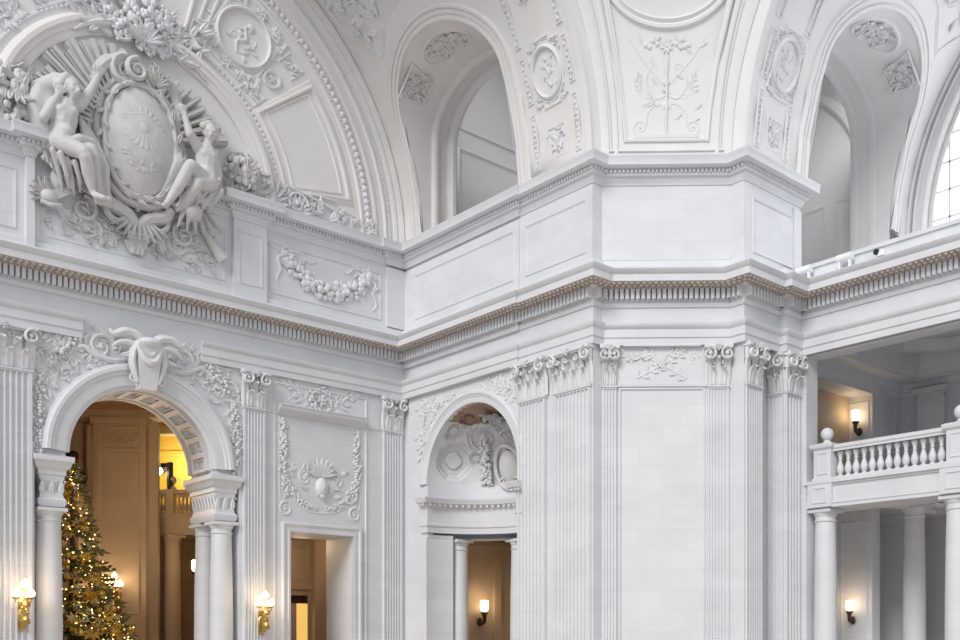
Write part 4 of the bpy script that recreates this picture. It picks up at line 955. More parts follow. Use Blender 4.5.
# ---- cartouche
ct = thing('cartouche', 'huge oval stone cartouche with scrolled crest between the two carved figures', 'cartouche', SL(11.5, 14, 0))
CXc, CZc = 11.5, 16.62
SCt = lambda u, v, n: SL(CXc+u, CZc+v, n)
mb = MB(); rows = []
for j in range(15):
    r = j/14; rows.append([SCt(1.02*r*math.cos(2*PI*i/40)*(1+.05*math.cos(4*PI*i/40)), 1.62*r*math.sin(2*PI*i/40), .82-.32*r*r) for i in range(40)])
mb.grid(rows, cc=True); mb.grid([rows[-1], [SCt(1.02*math.cos(2*PI*i/40), 1.62*math.sin(2*PI*i/40), -.1) for i in range(40)]], cc=True); part('boss', mb, M_SCU, ct)
mb = MB(); rng = random.Random(61)
hz = lambda u, v: .82-.32*((u/1.02)**2+(v/1.62)**2)
SBs = lambda u, v, n: SCt(u, v, n*.4+hz(u, v))
for i in range(22):
    a = 2*PI*i/22; mb.cord(SBs, [(.2*math.cos(a), .3+.2*math.sin(a)), (.62*math.cos(a), .3+.62*math.sin(a))], [.02, .045])
for i in range(26):
    a = R_(195+150*i/25); mb.leaf(SBs, .45*math.cos(a), -.35+.5*math.sin(a), rng.uniform(0, 6.3), .22, .12, .05, 0, .04)
mb.bead(SBs, 0, .3, .16, 0, .05, 10, 3); mb.cord(SBs, [(-.6, .55), (0, .72), (.6, .55)], .03); mb.cord(SBs, [(-.55, -.75), (0, -.9), (.55, -.75)], .04); part('emblem_relief', mb, M_SCU, ct)
mb = MB()
for k, (w, h, n0, r) in enumerate(((1.06, 1.68, .46, .1), (1.22, 1.84, .3, .13))):
    pts = [(w*math.copysign(abs(math.cos(a))**.8, math.cos(a)), h*math.copysign(abs(math.sin(a))**.9, math.sin(a))) for a in [2*PI*i/60 for i in range(60)]]
    mb.cord(SCt, pts, r, n0, 1.3, True)
part('strapwork', mb, M_SCU, ct)
mb = MB()
for sg in (-1, 1):
    Sq = lambda u, v, n: SCt(sg*u-.05, v, n)
    mb.scroll(Sq, .38, 1.98, PI/2, .46, -1, 1.7, .35, .3, 1.8); mb.cord(Sq, [(.3, 2.35), (.9, 2.1), (1.2, 1.6), (1.25, .9)], [.2, .24, .2, .1], .25, 1.3)
    mb.scroll(Sq, 1.15, -1.25, PI/2, .36, 1, 1.5, .25, .25, 1.5); mb.cord(Sq, [(1.3, .7), (1.45, 0), (1.35, -.7), (1.2, -1.0)], [.1, .16, .16, .1], .2, 1.3)
    for k in range(5): mb.leaf(Sq, 1.1, 1.3-.3*k, R_(20-20*k), .5, .26, .15, .2, .12)
mb.scroll(SCt, -.15, 2.05, PI/2, .34, 1, 1.6, .6, .26, 1.8)
for i in range(7): mb.leaf(SCt, .45, 1.85, R_(20+22*i), .5, .2, .16, .5, .1, 1)
for i in range(34):
    a = 2*PI*i/34; mb.leaf(SCt, 1.14*math.cos(a), 1.75*math.sin(a), a+PI/2+.5*(-1)**i, .34, .2, .1, .5, .06)
for i in range(24):
    a = 2*PI*i/24; mb.bead(SCt, 1.3*math.cos(a), 1.95*math.sin(a), .09, .2, .14)
part('crest_scroll', mb, M_SCU, ct)
mb = MB()
for sg in (-1, 1):
    Sq = lambda u, v, n: SCt(sg*u, v, n)
    mb.scroll(Sq, .62, -2.1, PI, .42, 1, 1.5, .2, .25, 1.4)
    mb.cord(Sq, [(1.0, -1.7), (.8, -2.0), (.3, -2.2), (0, -2.5)], [.16, .2, .2, .12], .2, 1.3); mb.scroll(Sq, 1.5, -2.3, PI/2, .4, 1, 1.5, .05, .2, 1.2)
    for k in range(40): mb.leaf(Sq, rng.uniform(.3, 1.9), rng.uniform(-3.1, -1.7), rng.uniform(-2.8, .4), .3, .16, .07, 0, .07)
part('foot_scroll', mb, M_SCU, ct)
mb = MB()
for i in range(9): mb.leaf(SCt, (i-4)*.06, -2.25, R_(-90+(i-4)*14), .75, .22, .16, .25, .1, 1)
for j in range(6):
    for i in range(5-j//2): mb.ell(SCt((i-(4-j//2)/2)*.13, -2.75-.1*j, .32-.02*j), .085, 7, 5)
mb.bead(SCt, 0, -2.95, .35, .05, .3); part('pine_cone_drop', mb, M_SCU, ct)
# carved heaps and trophies round the figures
for nm, lab, cu, cv, ru, rv, k, sd in (('fruit_heap', 'heap of carved fruit at the left edge of the attic cap, beside the sunrays', 8.05, 16.9, .75, .9, 80, 1), ('fruit_heap', 'heap of carved flowers on the attic cap behind the right figure', 14.95, 16.75, .62, .75, 70, 2)):
    rng = random.Random(sd); t = thing(nm, lab, 'relief', SL(cu, ZS, .2)); mb = MB(); S = lambda u, v, n: SL(cu+u, cv+v, n)
    for i in range(k):
        a, r = rng.uniform(0, 2*PI), rng.uniform(0, 1)**.6; u, v = ru*r*math.cos(a), rv*r*math.sin(a); h = .4*(1-r*r)+.05
        mb.ell(S(u, v, h), rng.uniform(.07, .16), 7, 5)
        if i % 3 == 0: mb.leaf(S, u, v, rng.uniform(0, 6.3), .4, .24, .14, h, .15)
    part('fruit', mb, M_SCU, t)
    mb = MB()
    for i in range(14): mb.leaf(S, rng.uniform(-ru, ru)*1.1, -rv*.6, rng.uniform(.2, 2.9), .7, .3, .16, .1, .2)
    part('leaf', mb, M_SCU, t)
rng = random.Random(71)
t = thing('fringe_garland', 'fringed garland hanging off the attic cap below the left figure', 'relief', SL(9, 15.2, .4)); mb = MB(); S = lambda u, v, n: SL(u, v, n+.35)
mb.garland(S, [(8.7, 15.85), (9.1, 15.35), (9.6, 15.0), (10.1, 14.9)], .22, rng, 0, 1.3); part('flower', mb, M_SCU, t); mb = MB()
for i in range(13):
    q = i/12; mb.leaf(S, T_(8.75, 10.0, q), 15.75-.85*q**.6, R_(-75+30*q), .55, .18, .1, 0, .08, 1)
part('fringe', mb, M_SCU, t)
t = thing('helmet_trophy', 'carved helmet, quiver and ribbons hanging under the left figure', 'relief', SL(9.2, 14.1, .1)); mb = MB()
mb.ell(SL(9.0, 14.3, .16), (.27, .25, .24), 12, 8); [mb.leaf(SL, 8.95, 14.35, R_(100+22*i), .5, .16, .14, .12, .1, 1) for i in range(6)]; mb.tube([SL(8.75, 14.1, .3), SL(9.0, 14.02, .42), SL(9.3, 14.12, .3)], .06, 8); mb.hexa([SL(9.1, 14.2, 0), SL(9.85, 14.75, 0), SL(9.85, 14.75, .3), SL(9.1, 14.2, .3), SL(9.0, 14.45, 0), SL(9.7, 14.95, 0), SL(9.7, 14.95, .3), SL(9.0, 14.45, .3)]); mb.ell(SL(9.25, 14.9, .2), (.22, .2, .36), 10, 7); part('helmet', mb, M_SCU, t)
mb = MB()
for i in range(34): mb.leaf(SL, rng.uniform(8.8, 10.9), rng.uniform(13.4, 14.4), rng.uniform(-2.8, .4), .28, .14, .06, 0, .05)
mb.scroll(SL, 10.15, 13.75, 0, .38, 1, 1.6, 0, .2, 1.2); mb.scroll(SL, 10.75, 13.6, PI, .28, -1, 1.6, 0, .2, 1.2); part('ribbon', mb, M_SCU, t)
t = thing('horn_trophy', 'carved drapery bundle and long horn hanging under the right figure', 'relief', SL(13.2, 14.2, .1)); mb = MB()
mb.ell(SL(13.2, 15.05, .3), (.3, .25, .36), 12, 8)
for i in range(6): mb.leaf(SL, 13.0+.1*i, 15.3, R_(-110+12*i), .95, .2, .2, .2, .1, 1)
part('drapery', mb, M_SCU, t); mb = MB(); mb.tube([SL(13.5, 14.75, .15), SL(13.9, 14.25, .15), SL(14.25, 13.85, .15)], [.08, .13, .2], 10); part('horn', mb, M_SCU, t); mb = MB()
for i in range(46): mb.leaf(SL, rng.uniform(12.3, 14.0), rng.uniform(13.5, 14.5), rng.uniform(0, 6.3), .27, .14, .05, 0, .04)
mb.scroll(SL, 12.75, 14.0, 0, .36, -1, 1.5, 0, .18, 1.1); part('foliage', mb, M_SCU, t)
# ---- swag in the attic panel right of the cartouche
t = thing('fruit_swag', 'carved fruit swag with fluttering ribbons in the attic panel right of the cartouche', 'relief', SL(18, 13.6, 0)); rng = random.Random(81); mb = MB()
mb.garland(lambda u, v, n: SL(u, v, n*.7), [(16.5, 14.72), (16.8, 14.3), (17.3, 13.95), (17.9, 13.75), (18.5, 13.8), (19.1, 14.0), (19.6, 14.35), (19.85, 14.75)], .25, rng, 0, 1.7); part('fruit', mb, M_ORN, t)
for u, sg in ((16.5, -1), (19.85, 1)):
    mb = MB()
    S = lambda a, v, n: SL(u+sg*a, v, n)
    mb.scroll(S, -.1, 14.75, 0, .2, 1, 1.3, 0, .25); mb.cord(S, [(0, 14.7), (.25, 14.45), (.15, 14.1), (.3, 13.75), (.15, 13.5)], [.05, .07, .06, .05, .02]); mb.cord(S, [(-.1, 14.8), (-.6, 14.85), (-.9, 14.6), (-1.2, 14.7)], [.05, .06, .05, .02])
    for k in range(6): mb.leaf(S, rng.uniform(-.8, .3), rng.uniform(14.1, 14.8), rng.uniform(0, 6.3), .35, .16, .06, 0, .04)
    part('ribbon', mb, M_ORN, t)

# ================================================================ CARVED BANDS ON THE VAULTS AND PENDENTIVE
for right in (False, True):
    side = 'right' if right else 'left'; u0 = C2[0] if right else E1[1]; SV = SBR if right else SB
    pl = M_ORN; rng = random.Random(91)
    S0 = lambda u, v, n: SV(u0+u, v, n)
    mk = lambda cu, cv: (lambda u, v, n: S0(cu+u, cv+v, n))
    mb = MB(); mb.grid([[S0(u, .02+VE*j/30, n) for u, n in ((0, 0), (.0, .05), (.22, .05), (.24, 0))] for j in range(31)]); struct('trim_17', mb, M_PL, 50)
    for cu, w in ((.56, 'near'), (2.42 if not right else 2.0, 'far')):
        cu_ = cu if not (right and w == 'far') else 2.05
        t = place(thing('guilloche_strip', 'narrow carved strip on the %s side of the medallion band, %s vault' % ('pier' if w == 'near' else 'opening', side), 'relief panel'), mk(cu_, 1.2))
        for v0, v1 in ((.35, 2.05), (2.35, 3.7), (4.0, 5.6), (5.9, 7.6)):
            mb = MB(); S = mk(cu_, 0); mb.rect(S, -.13, .13, v0, v1, [(0, 0), (.01, .045), (.04, .045), (.05, 0)])
            k = int((v1-v0)/.16)
            for i in range(k): v = v0+.08+(v1-v0-.1)*(i+.3)/k; mb.bead(S, .03*(-1)**i, v, .06, 0, .06); mb.leaf(S, -.04*(-1)**i, v, PI/2+.7*(-1)**i, .13, .08, .045)
            part('strip_panel', mb, pl, t)
    cm = 1.48 if not right else 1.42
    medallion('oval medallion with foliage in the carved band of the %s vault beside the pier' % side, mk(cm, 2.98), .53, .66, rng)
    S = mk(cm, .95); t = place(thing('square_rosette', 'small square leafy panel low in the carved band of the %s vault' % side, 'relief panel'), S); mb = MB(); mb.rect(S, -.4, .4, -.48, .48, FR2)
    for sx in (-1, 1):
        for sy in (-1, 1): mb.scroll(lambda u, v, n: S(sx*u, sy*v, n), .13, .17, 0, .12, 1, 1.3, 0, .22); mb.leaf(lambda u, v, n: S(sx*u, sy*v, n), 0, 0, .9, .36, .16, .06, 0, .04)
    for i in range(16): mb.leaf(S, rng.uniform(-.28, .28), rng.uniform(-.36, .36), rng.uniform(0, 6.3), .2, .11, .05, 0, .04)
    mb.rosette(S, 0, 0, .14, 6); part('foliage', mb, pl, t)
    S = mk(cm, 5.55); t = place(thing('foliage_panel', 'foliage panel in the %s vault band above the oval medallion, cut by top edge' % side, 'relief panel'), S); mb = MB(); mb.rect(S, -.42, .42, -.5, .75, FR2)
    for i in range(34): mb.leaf(S, rng.uniform(-.32, .32), rng.uniform(-.4, .6), rng.uniform(0, 6.3), .28, .16, .07, 0, .05)
    mb.rosette(S, 0, 0, .2, 7); part('foliage', mb, pl, t)
    # relief in the corner beyond the opening
    if not right:
        S = lambda u, v, n: SV(u, v, n); t = place(thing('corner_trophy', 'wedge-shaped foliage relief on the left vault between lunette arch and gallery opening', 'relief panel'), lambda u, v, n: SV(29, 7.2, 0)); mb = MB(); mb.mould(S, [(29.6, 6.3), (30.6, 7.6), (30.6, 9.2), (27.2, 9.2), (27.4, 7.35), (28.6, 7.1)], FR, True)
        for i in range(80):
            u, v = rng.uniform(27.6, 30.4), rng.uniform(6.7, 9)
            if v > 6.9+abs(u-29.6)*.55 or (u > 29.2 and v > 6.9+(u-29.5)): mb.leaf(S, u, v, rng.uniform(0, 6.3), .5, .3, .1, 0, .08)
        part('foliage', mb, M_ORN, t)
    else:
        S = lambda u, v, n: SV(u, v, n); t = place(thing('corner_trophy', 'foliage relief at the top right corner of the photo beside the window arch', 'relief panel'), lambda u, v, n: SV(33, 7.2, 0)); mb = MB(); mb.mould(S, [(33.0, 6.0), (33.9, 7.0), (33.9, 9.2), (30.6, 9.2), (30.8, 7.35), (31.9, 7.0)], FR, True)
        for i in range(80):
            u, v = rng.uniform(31.0, 33.7), rng.uniform(6.5, 9)
            if v > 6.7+abs(u-33)*.55: mb.leaf(S, u, v, rng.uniform(0, 6.3), .5, .3, .1, 0, .08)
        part('foliage', mb, M_ORN, t)
# pendentive panel: frame, arabesque and the round frame above
def SPN(u, v, n): return pend(.5+u/(_cl+2*.5*max(0, v-ZS)*.32), v, n)
pp = place(thing('pendentive_panel', 'tapering pendentive panel with slender arabesque of scrolls, urn and flowers above the pier', 'relief panel'), lambda u, v, n: pend(.5, 16.6, 0))
mb = MB()
FRM = [(0, 0), (.01, .05), (.05, .07), (.08, .03), (.12, .025), (.14, 0)]
L0 = [pend(.17, 16.55, 0)]
mb.mould(lambda u, v, n: pend(u, v, n), [(.175, 16.6), (.165, 17.6), (.155, 18.8), (.155, 21.5)], [(b*.25, n) for b, n in FRM]); mb.mould(lambda u, v, n: pend(u, v, n), [(.825, 16.6), (.835, 17.6), (.845, 18.8), (.845, 21.5)], [(-b*.25, n) for b, n in FRM]); mb.mould(lambda u, v, n: pend(u, v, n), [(.825, 16.6), (.175, 16.6)], FRM)
part('frame', mb, M_PL, pp)
rng = random.Random(101); zc = 20.95; mb = MB()
cx = lambda a: (1.5*math.cos(a), zc+.88*math.sin(a))
mb.mould(SPN, [cx(2*PI*i/48) for i in range(48)], [(0, 0), (.0, .08), (.06, .12), (.14, .06), (.2, .1), (.28, .1), (.32, 0)], True); part('round_frame', mb, M_PL, pp)
mb = MB(); SPN0 = SPN; SPN = lambda u, v, n: SPN0(u, v, n*.5)
mb.cord(SPN, [(0, 16.75), (0, 19.3)], .035); mb.sbox(SPN, -1.0, 1.0, 16.72, 16.82, 0, .09)
for sg in (-1, 1):
    S = lambda u, v, n: SPN(sg*u, v, n)
    mb.scroll(S, .82, 17.05, -PI/2, .24, 1, 1.5, 0, .2, 1.1); mb.cord(S, [(.65, 17.1), (.6, 17.5), (.3, 17.75), (.1, 17.7)], [.04, .05, .04, .03]); mb.cord(S, [(0, 18.0), (.35, 17.9), (.6, 18.2), (.62, 18.6), (.4, 18.9)], [.03, .045, .045, .04, .02]); mb.scroll(S, .35, 18.75, 0, .14, 1, 1.2); mb.scroll(S, .55, 18.0, 0, .13, -1, 1.2)
    mb.cord(S, [(.1, 18.3), (.7, 18.9), (1.0, 19.3), (1.2, 19.6)], [.03, .035, .03, .02])
    for k in range(10): mb.leaf(S, rng.uniform(.1, 1.1), rng.uniform(17.2, 19.7), rng.uniform(0, 3.1), .28, .14, .05, 0, .04)
    for k in range(4): mb.bead(S, .3+.12*k, 19.4+.1*math.sin(k*2), .09, 0, .09); mb.leaf(S, .35+.1*k, 19.45, rng.uniform(0, 6.3), .22, .13, .06, 0, .05)
    mb.spray(S, .85, 18.0, R_(70), .55, rng, 0, 4, .3, .04)
mb.rosette(SPN, 0, 19.35, .22, 8); mb.leaf(SPN, 0, 18.6, PI/2, .6, .26, .07, 0, .05); mb.bead(SPN, 0, 18.35, .13, 0, .1); mb.bead(SPN, 0, 17.7, .16, 0, .08)
part('arabesque', mb, M_ORN, pp)

# ================================================================ THE TWO CARVED FIGURES
def sculpt(name, chains, m, parent, voxel=.035, smooth=4, label=None):
    """one continuous carved surface grown from tapered limb chains"""
    mb = MB()
    for ch in chains:
        for (p, r), (q, s_) in zip(ch, ch[1:]):
            p, q = Vector(p), Vector(q); L = (q-p).length; k = max(1, int(L/(.35*min(r, s_))))
            for i in range(k+1):
                t = i/k; mb.ell(p.lerp(q, t), T_(r, s_, t), 10, 8)
        if len(ch) == 1: mb.ell(ch[0][0], ch[0][1], 12, 10)
    o = mb.build(name, m, parent)
    a = o.modifiers.new('r', 'REMESH'); a.mode = 'VOXEL'; a.voxel_size = voxel
    b = o.modifiers.new('s', 'SMOOTH'); b.iterations = smooth; b.factor = .5
    dg = bpy.context.evaluated_depsgraph_get(); me = bpy.data.meshes.new_from_object(o.evaluated_get(dg))
    o.modifiers.clear(); o.data = me; me.shade_smooth()
    if not me.materials: me.materials.append(m)
    if label: o['label'] = label
    return o
def hand(p, d, side, r=.045, L=.2):
    """palm, four unequal bent fingers and a thumb; d = pointing direction, side = across the palm"""
    p, d, side = Vector(p), Vector(d).normalized(), Vector(side).normalized(); n = d.cross(side); out = []
    for o in (-.07, -.02, .03): out.append([(p+side*o, .06), (p+d*.17+side*o*1.3, .06)])
    for o, l in ((-.1, .8), (-.035, 1.0), (.035, .95), (.1, .72)):
        a = p+d*.16+side*o; b = a+d*L*l*.55+n*.01; c = b+d*L*l*.4+n*.07; out.append([(a, r), (b, r*.9), (c, r*.7)])
    out.append([(p+d*.03-side*.08, r), (p+d*.1-side*.19, r), (p+d*.2-side*.2, r*.8)]); return out
def head(c, f, up, k=1.0):
    """skull, jaw, nose, brow, lips, ears; f = facing"""
    c, f, up = Vector(c), Vector(f).normalized(), Vector(up).normalized(); s_ = f.cross(up).normalized(); o = []
    o.append([(c+up*.06*k-f*.03*k, .235*k), (c-up*.02*k+f*.02*k, .215*k)]); o.append([(c-up*.1*k+f*.05*k, .17*k), (c-up*.23*k+f*.1*k, .095*k)])
    o.append([(c+up*.06*k+f*.2*k, .035*k), (c-up*.06*k+f*.27*k, .05*k)])
    for g in (-1, 1):
        o.append([(c+up*.08*k+f*.205*k+s_*.03*g*k, .03*k), (c+up*.09*k+f*.17*k+s_*.13*g*k, .035*k)]); o.append([(c+up*.03*k+f*.175*k+s_*.08*g*k, .035*k)])
        o.append([(c+s_*.22*g*k-up*.0*k, .05*k), (c+s_*.215*g*k-up*.08*k, .035*k)]); o.append([(c-up*.07*k+f*.13*k+s_*.1*g*k, .07*k)])
    o.append([(c-up*.135*k+f*.2*k-s_*.05*k, .028*k), (c-up*.13*k+f*.225*k, .035*k), (c-up*.135*k+f*.2*k+s_*.05*k, .028*k)]); return o
LF = lambda px_x, z, n: Vector(SL(px_x, z, n))
# left figure: seated on the attic cap, one hand at the head, one arm raised to the cartouche crest
f1 = thing('seated_statue', 'raised left stone figure, nude and veiled, arm stretched up to the cartouche crest', 'statue', SL(9.3, 15.9, .5))
B = [[(LF(9.22, 15.75, .75), .40), (LF(9.2, 16.1, .72), .34), (LF(9.25, 16.45, .75), .37), (LF(9.3, 16.75, .72), .33)], [(LF(9.0, 16.8, .7), .19), (LF(9.62, 16.95, .7), .19)],
     [(LF(9.35, 16.85, .74), .14), (LF(9.4, 17.1, .8), .12)],
     [(LF(9.65, 16.97, .7), .18), (LF(9.98, 17.5, .62), .14), (LF(10.0, 17.55, .62), .13), (LF(10.24, 18.1, .6), .085)],
     [(LF(8.98, 16.8, .72), .18), (LF(8.65, 16.2, .9), .14), (LF(8.67, 16.22, .92), .13), (LF(9.05, 17.0, .95), .085)],
     [(LF(9.12, 15.7, .8), .3), (LF(9.62, 15.42, 1.25), .21), (LF(9.66, 15.3, 1.27), .19), (LF(9.8, 14.95, 1.05), .18), (LF(9.98, 14.5, .9), .1), (LF(10.02, 14.4, 1.0), .1), (LF(10.16, 14.3, 1.25), .07)],
     [(LF(9.36, 15.75, .75), .3), (LF(9.88, 15.62, 1.05), .21), (LF(9.95, 15.5, 1.06), .19), (LF(10.05, 15.1, .85), .17), (LF(10.2, 14.6, .65), .1), (LF(10.24, 14.5, .75), .1), (LF(10.42, 14.42, .98), .07)],
     [(LF(9.1, 16.55, .94), .16)], [(LF(9.42, 16.6, .94), .16)], [(LF(9.24, 15.98, .98), .2)]]
B += hand(LF(10.24, 18.1, .6), (.3, 0, 1), (1, .2, -.3)); B += hand(LF(9.05, 17.0, .95), (.5, .1, 1), (1, 0, -.4), .04, .16); B += head(LF(9.43, 17.32, .86), (.45, -1, -.25), (.12, -.1, 1))
sculpt('body', B, M_SCU, f1, .026, 2)
sculpt('veil', [[(LF(9.42, 17.5, .72), .24), (LF(9.1, 17.5, .55), .26), (LF(8.75, 17.2, .4), .3), (LF(8.6, 16.7, .35), .3), (LF(8.75, 16.2, .35), .28), (LF(9.0, 15.7, .35), .25)], [(LF(9.1, 17.3, .4), .3), (LF(8.9, 16.8, .35), .35)], [(LF(9.58, 17.45, .72), .14), (LF(9.25, 17.6, .85), .12), (LF(9.1, 17.35, .8), .12)]], M_SCU, f1, .05, 5)
D = [[(LF(9.75+.1*i, 16.7-.1*i, .5), .08), (LF(9.8+.14*i, 16.1-.1*i, .75), .1), (LF(9.85+.17*i, 15.5-.05*i, .8+.05*(i % 2)), .11), (LF(10.05+.13*i, 14.9, .6+.08*(i % 2)), .1), (LF(10.2+.13*i, 14.4, .5), .06)] for i in range(4)]
D += [[(LF(8.9+.19*i, 15.4-.06*i, .85+.1*(i % 2)), .085), (LF(9.15+.17*i, 14.95-.1*(i % 2), .6+.15*(i % 2)), .08), (LF(9.3+.16*i, 14.5+.12*(i % 2), .4), .04)] for i in range(4)]
D += [[(LF(9.2, 15.6, 1.05), .14), (LF(9.55, 15.85, 1.1), .13), (LF(9.95, 15.9, .95), .13), (LF(10.2, 15.6, .75), .1)]]
sculpt('drapery', D, M_SCU, f1, .035, 3)
# right figure: seated, leaning back, arm along the cartouche, shins crossing below
f2 = thing('seated_statue', 'lower right stone figure seated against the cartouche with bent knee and bowed head', 'statue', SL(13.4, 15.9, .5))
B = [[(LF(13.42, 15.95, .75), .38), (LF(13.45, 16.3, .72), .33), (LF(13.45, 16.65, .74), .36), (LF(13.42, 16.85, .72), .3)], [(LF(13.15, 16.9, .75), .18), (LF(13.68, 16.92, .68), .18)],
     [(LF(13.42, 16.95, .74), .14), (LF(13.46, 17.2, .82), .12)],
     [(LF(13.15, 16.9, .78), .18), (LF(12.82, 17.12, .95), .14), (LF(12.8, 17.16, .95), .13), (LF(12.66, 17.72, .9), .085)],
     [(LF(13.68, 16.92, .66), .17), (LF(13.85, 16.45, .6), .13), (LF(13.8, 16.1, .75), .09)],
     [(LF(13.3, 15.9, .85), .28), (LF(12.72, 16.02, 1.25), .2), (LF(12.66, 15.95, 1.26), .19), (LF(12.4, 15.35, 1.1), .17), (LF(12.1, 14.78, .95), .1), (LF(12.04, 14.7, 1.0), .1), (LF(11.9, 14.6, 1.25), .07)],
     [(LF(13.5, 15.85, .85), .27), (LF(12.98, 15.6, 1.15), .2), (LF(12.95, 15.5, 1.15), .18), (LF(12.72, 15.1, .85), .15), (LF(12.55, 14.85, .7), .1), (LF(12.45, 14.75, .85), .07)],
     [(LF(13.3, 16.7, .93), .15)], [(LF(13.6, 16.7, .89), .15)]]
B += hand(LF(12.66, 17.72, .9), (-.15, 0, 1), (1, .1, .1), .04, .16); B += hand(LF(13.8, 16.1, .75), (-.3, -.4, -1), (0, 1, -.3), .04, .14); B += head(LF(13.5, 17.42, .88), (-.35, -1, -.45), (-.1, -.35, 1), .95)
sculpt('body', B, M_SCU, f2, .026, 2)
sculpt('hair', [[(LF(13.3, 17.58, .85), .14), (LF(13.5, 17.68, .78), .17), (LF(13.7, 17.55, .75), .14), (LF(13.76, 17.35, .68), .1)], [(LF(13.55, 17.55, .65), .18)]], M_SCU, f2, .04, 2)
D = [[(LF(13.85, 16.9-.2*i, .4), .14), (LF(13.95-.05*i, 16.4-.1*i, .45), .16), (LF(13.85-.1*i, 15.9, .5), .14), (LF(13.6-.12*i, 15.4, .55), .13)] for i in range(4)]
D += [[(LF(13.25+.2*i, 15.7, .8+.12*(i % 2)), .085), (LF(13.05+.22*i, 15.4, .65+.12*(i % 2)), .08), (LF(12.95+.22*i, 15.05+.1*(i % 2), .4), .05)] for i in range(4)]
D += [[(LF(12.72-.08*i, 16.9, .35), .09), (LF(12.66-.06*i, 16.3, .6), .11), (LF(12.5-.1*i, 15.6, .5), .1), (LF(12.3-.14*i, 15.0, .4), .07)] for i in range(3)]
sculpt('drapery', D, M_SCU, f2, .035, 3)

# ================================================================ THE HALL BEYOND THE GREAT ARCH
def HB(mb, r0, r1, d0, d1, z0, z1):                  # box in the hall's own diagonal frame (r across, d away)
    mb.hexa([SH(r, z, 0, d) for z in (z0, z1) for r, d in ((r0, d0), (r1, d0), (r1, d1), (r0, d1))])
mb = MB()
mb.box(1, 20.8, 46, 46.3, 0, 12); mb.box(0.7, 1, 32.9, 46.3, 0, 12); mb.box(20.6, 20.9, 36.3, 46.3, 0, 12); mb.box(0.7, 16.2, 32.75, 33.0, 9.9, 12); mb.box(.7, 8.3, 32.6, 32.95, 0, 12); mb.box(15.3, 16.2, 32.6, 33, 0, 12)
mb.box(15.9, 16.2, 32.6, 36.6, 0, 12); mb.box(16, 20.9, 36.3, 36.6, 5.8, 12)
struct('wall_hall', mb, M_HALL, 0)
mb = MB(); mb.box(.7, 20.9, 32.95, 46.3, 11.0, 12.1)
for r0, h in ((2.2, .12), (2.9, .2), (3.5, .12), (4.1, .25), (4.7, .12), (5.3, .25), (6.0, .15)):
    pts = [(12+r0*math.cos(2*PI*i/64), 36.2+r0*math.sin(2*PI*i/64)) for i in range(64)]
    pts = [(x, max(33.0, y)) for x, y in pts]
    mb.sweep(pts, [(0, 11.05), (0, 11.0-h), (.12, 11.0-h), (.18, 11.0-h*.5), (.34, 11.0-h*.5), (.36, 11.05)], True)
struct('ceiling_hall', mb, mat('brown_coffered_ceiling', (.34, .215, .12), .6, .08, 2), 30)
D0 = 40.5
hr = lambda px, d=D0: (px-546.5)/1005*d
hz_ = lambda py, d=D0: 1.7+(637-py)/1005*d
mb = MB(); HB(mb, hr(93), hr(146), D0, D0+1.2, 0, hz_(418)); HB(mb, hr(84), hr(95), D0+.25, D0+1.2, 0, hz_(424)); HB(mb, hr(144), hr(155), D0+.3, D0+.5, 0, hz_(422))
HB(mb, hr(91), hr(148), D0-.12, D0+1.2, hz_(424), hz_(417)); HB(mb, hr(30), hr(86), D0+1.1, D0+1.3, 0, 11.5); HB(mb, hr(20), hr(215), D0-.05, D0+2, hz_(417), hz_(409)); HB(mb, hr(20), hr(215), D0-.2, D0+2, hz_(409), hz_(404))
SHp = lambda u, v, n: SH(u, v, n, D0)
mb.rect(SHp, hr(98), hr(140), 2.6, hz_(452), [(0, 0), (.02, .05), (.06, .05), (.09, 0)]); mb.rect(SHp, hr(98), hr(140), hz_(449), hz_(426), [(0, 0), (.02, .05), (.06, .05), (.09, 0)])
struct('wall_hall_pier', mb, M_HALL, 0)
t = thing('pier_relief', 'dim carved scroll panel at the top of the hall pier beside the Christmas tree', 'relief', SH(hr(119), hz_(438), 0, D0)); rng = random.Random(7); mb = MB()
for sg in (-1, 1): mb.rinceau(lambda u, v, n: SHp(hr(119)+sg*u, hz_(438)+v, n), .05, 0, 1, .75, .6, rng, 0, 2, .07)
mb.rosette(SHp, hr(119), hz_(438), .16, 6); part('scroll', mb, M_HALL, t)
# dark bust in the shade left of the pier
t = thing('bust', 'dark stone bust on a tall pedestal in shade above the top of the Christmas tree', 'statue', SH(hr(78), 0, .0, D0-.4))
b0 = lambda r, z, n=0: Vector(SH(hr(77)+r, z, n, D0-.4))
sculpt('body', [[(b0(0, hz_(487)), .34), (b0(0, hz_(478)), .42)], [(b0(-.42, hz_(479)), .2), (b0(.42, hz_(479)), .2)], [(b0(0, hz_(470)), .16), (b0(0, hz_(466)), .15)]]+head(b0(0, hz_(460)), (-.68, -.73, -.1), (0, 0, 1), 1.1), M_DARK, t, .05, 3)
mb = MB(); HB(mb, hr(77)-.45, hr(77)+.45, D0-.85, D0+.05, 0, hz_(493)); HB(mb, hr(77)-.55, hr(77)+.55, D0-.95, D0+.1, hz_(495), hz_(491)); part('pedestal', mb, M_HALL, t)
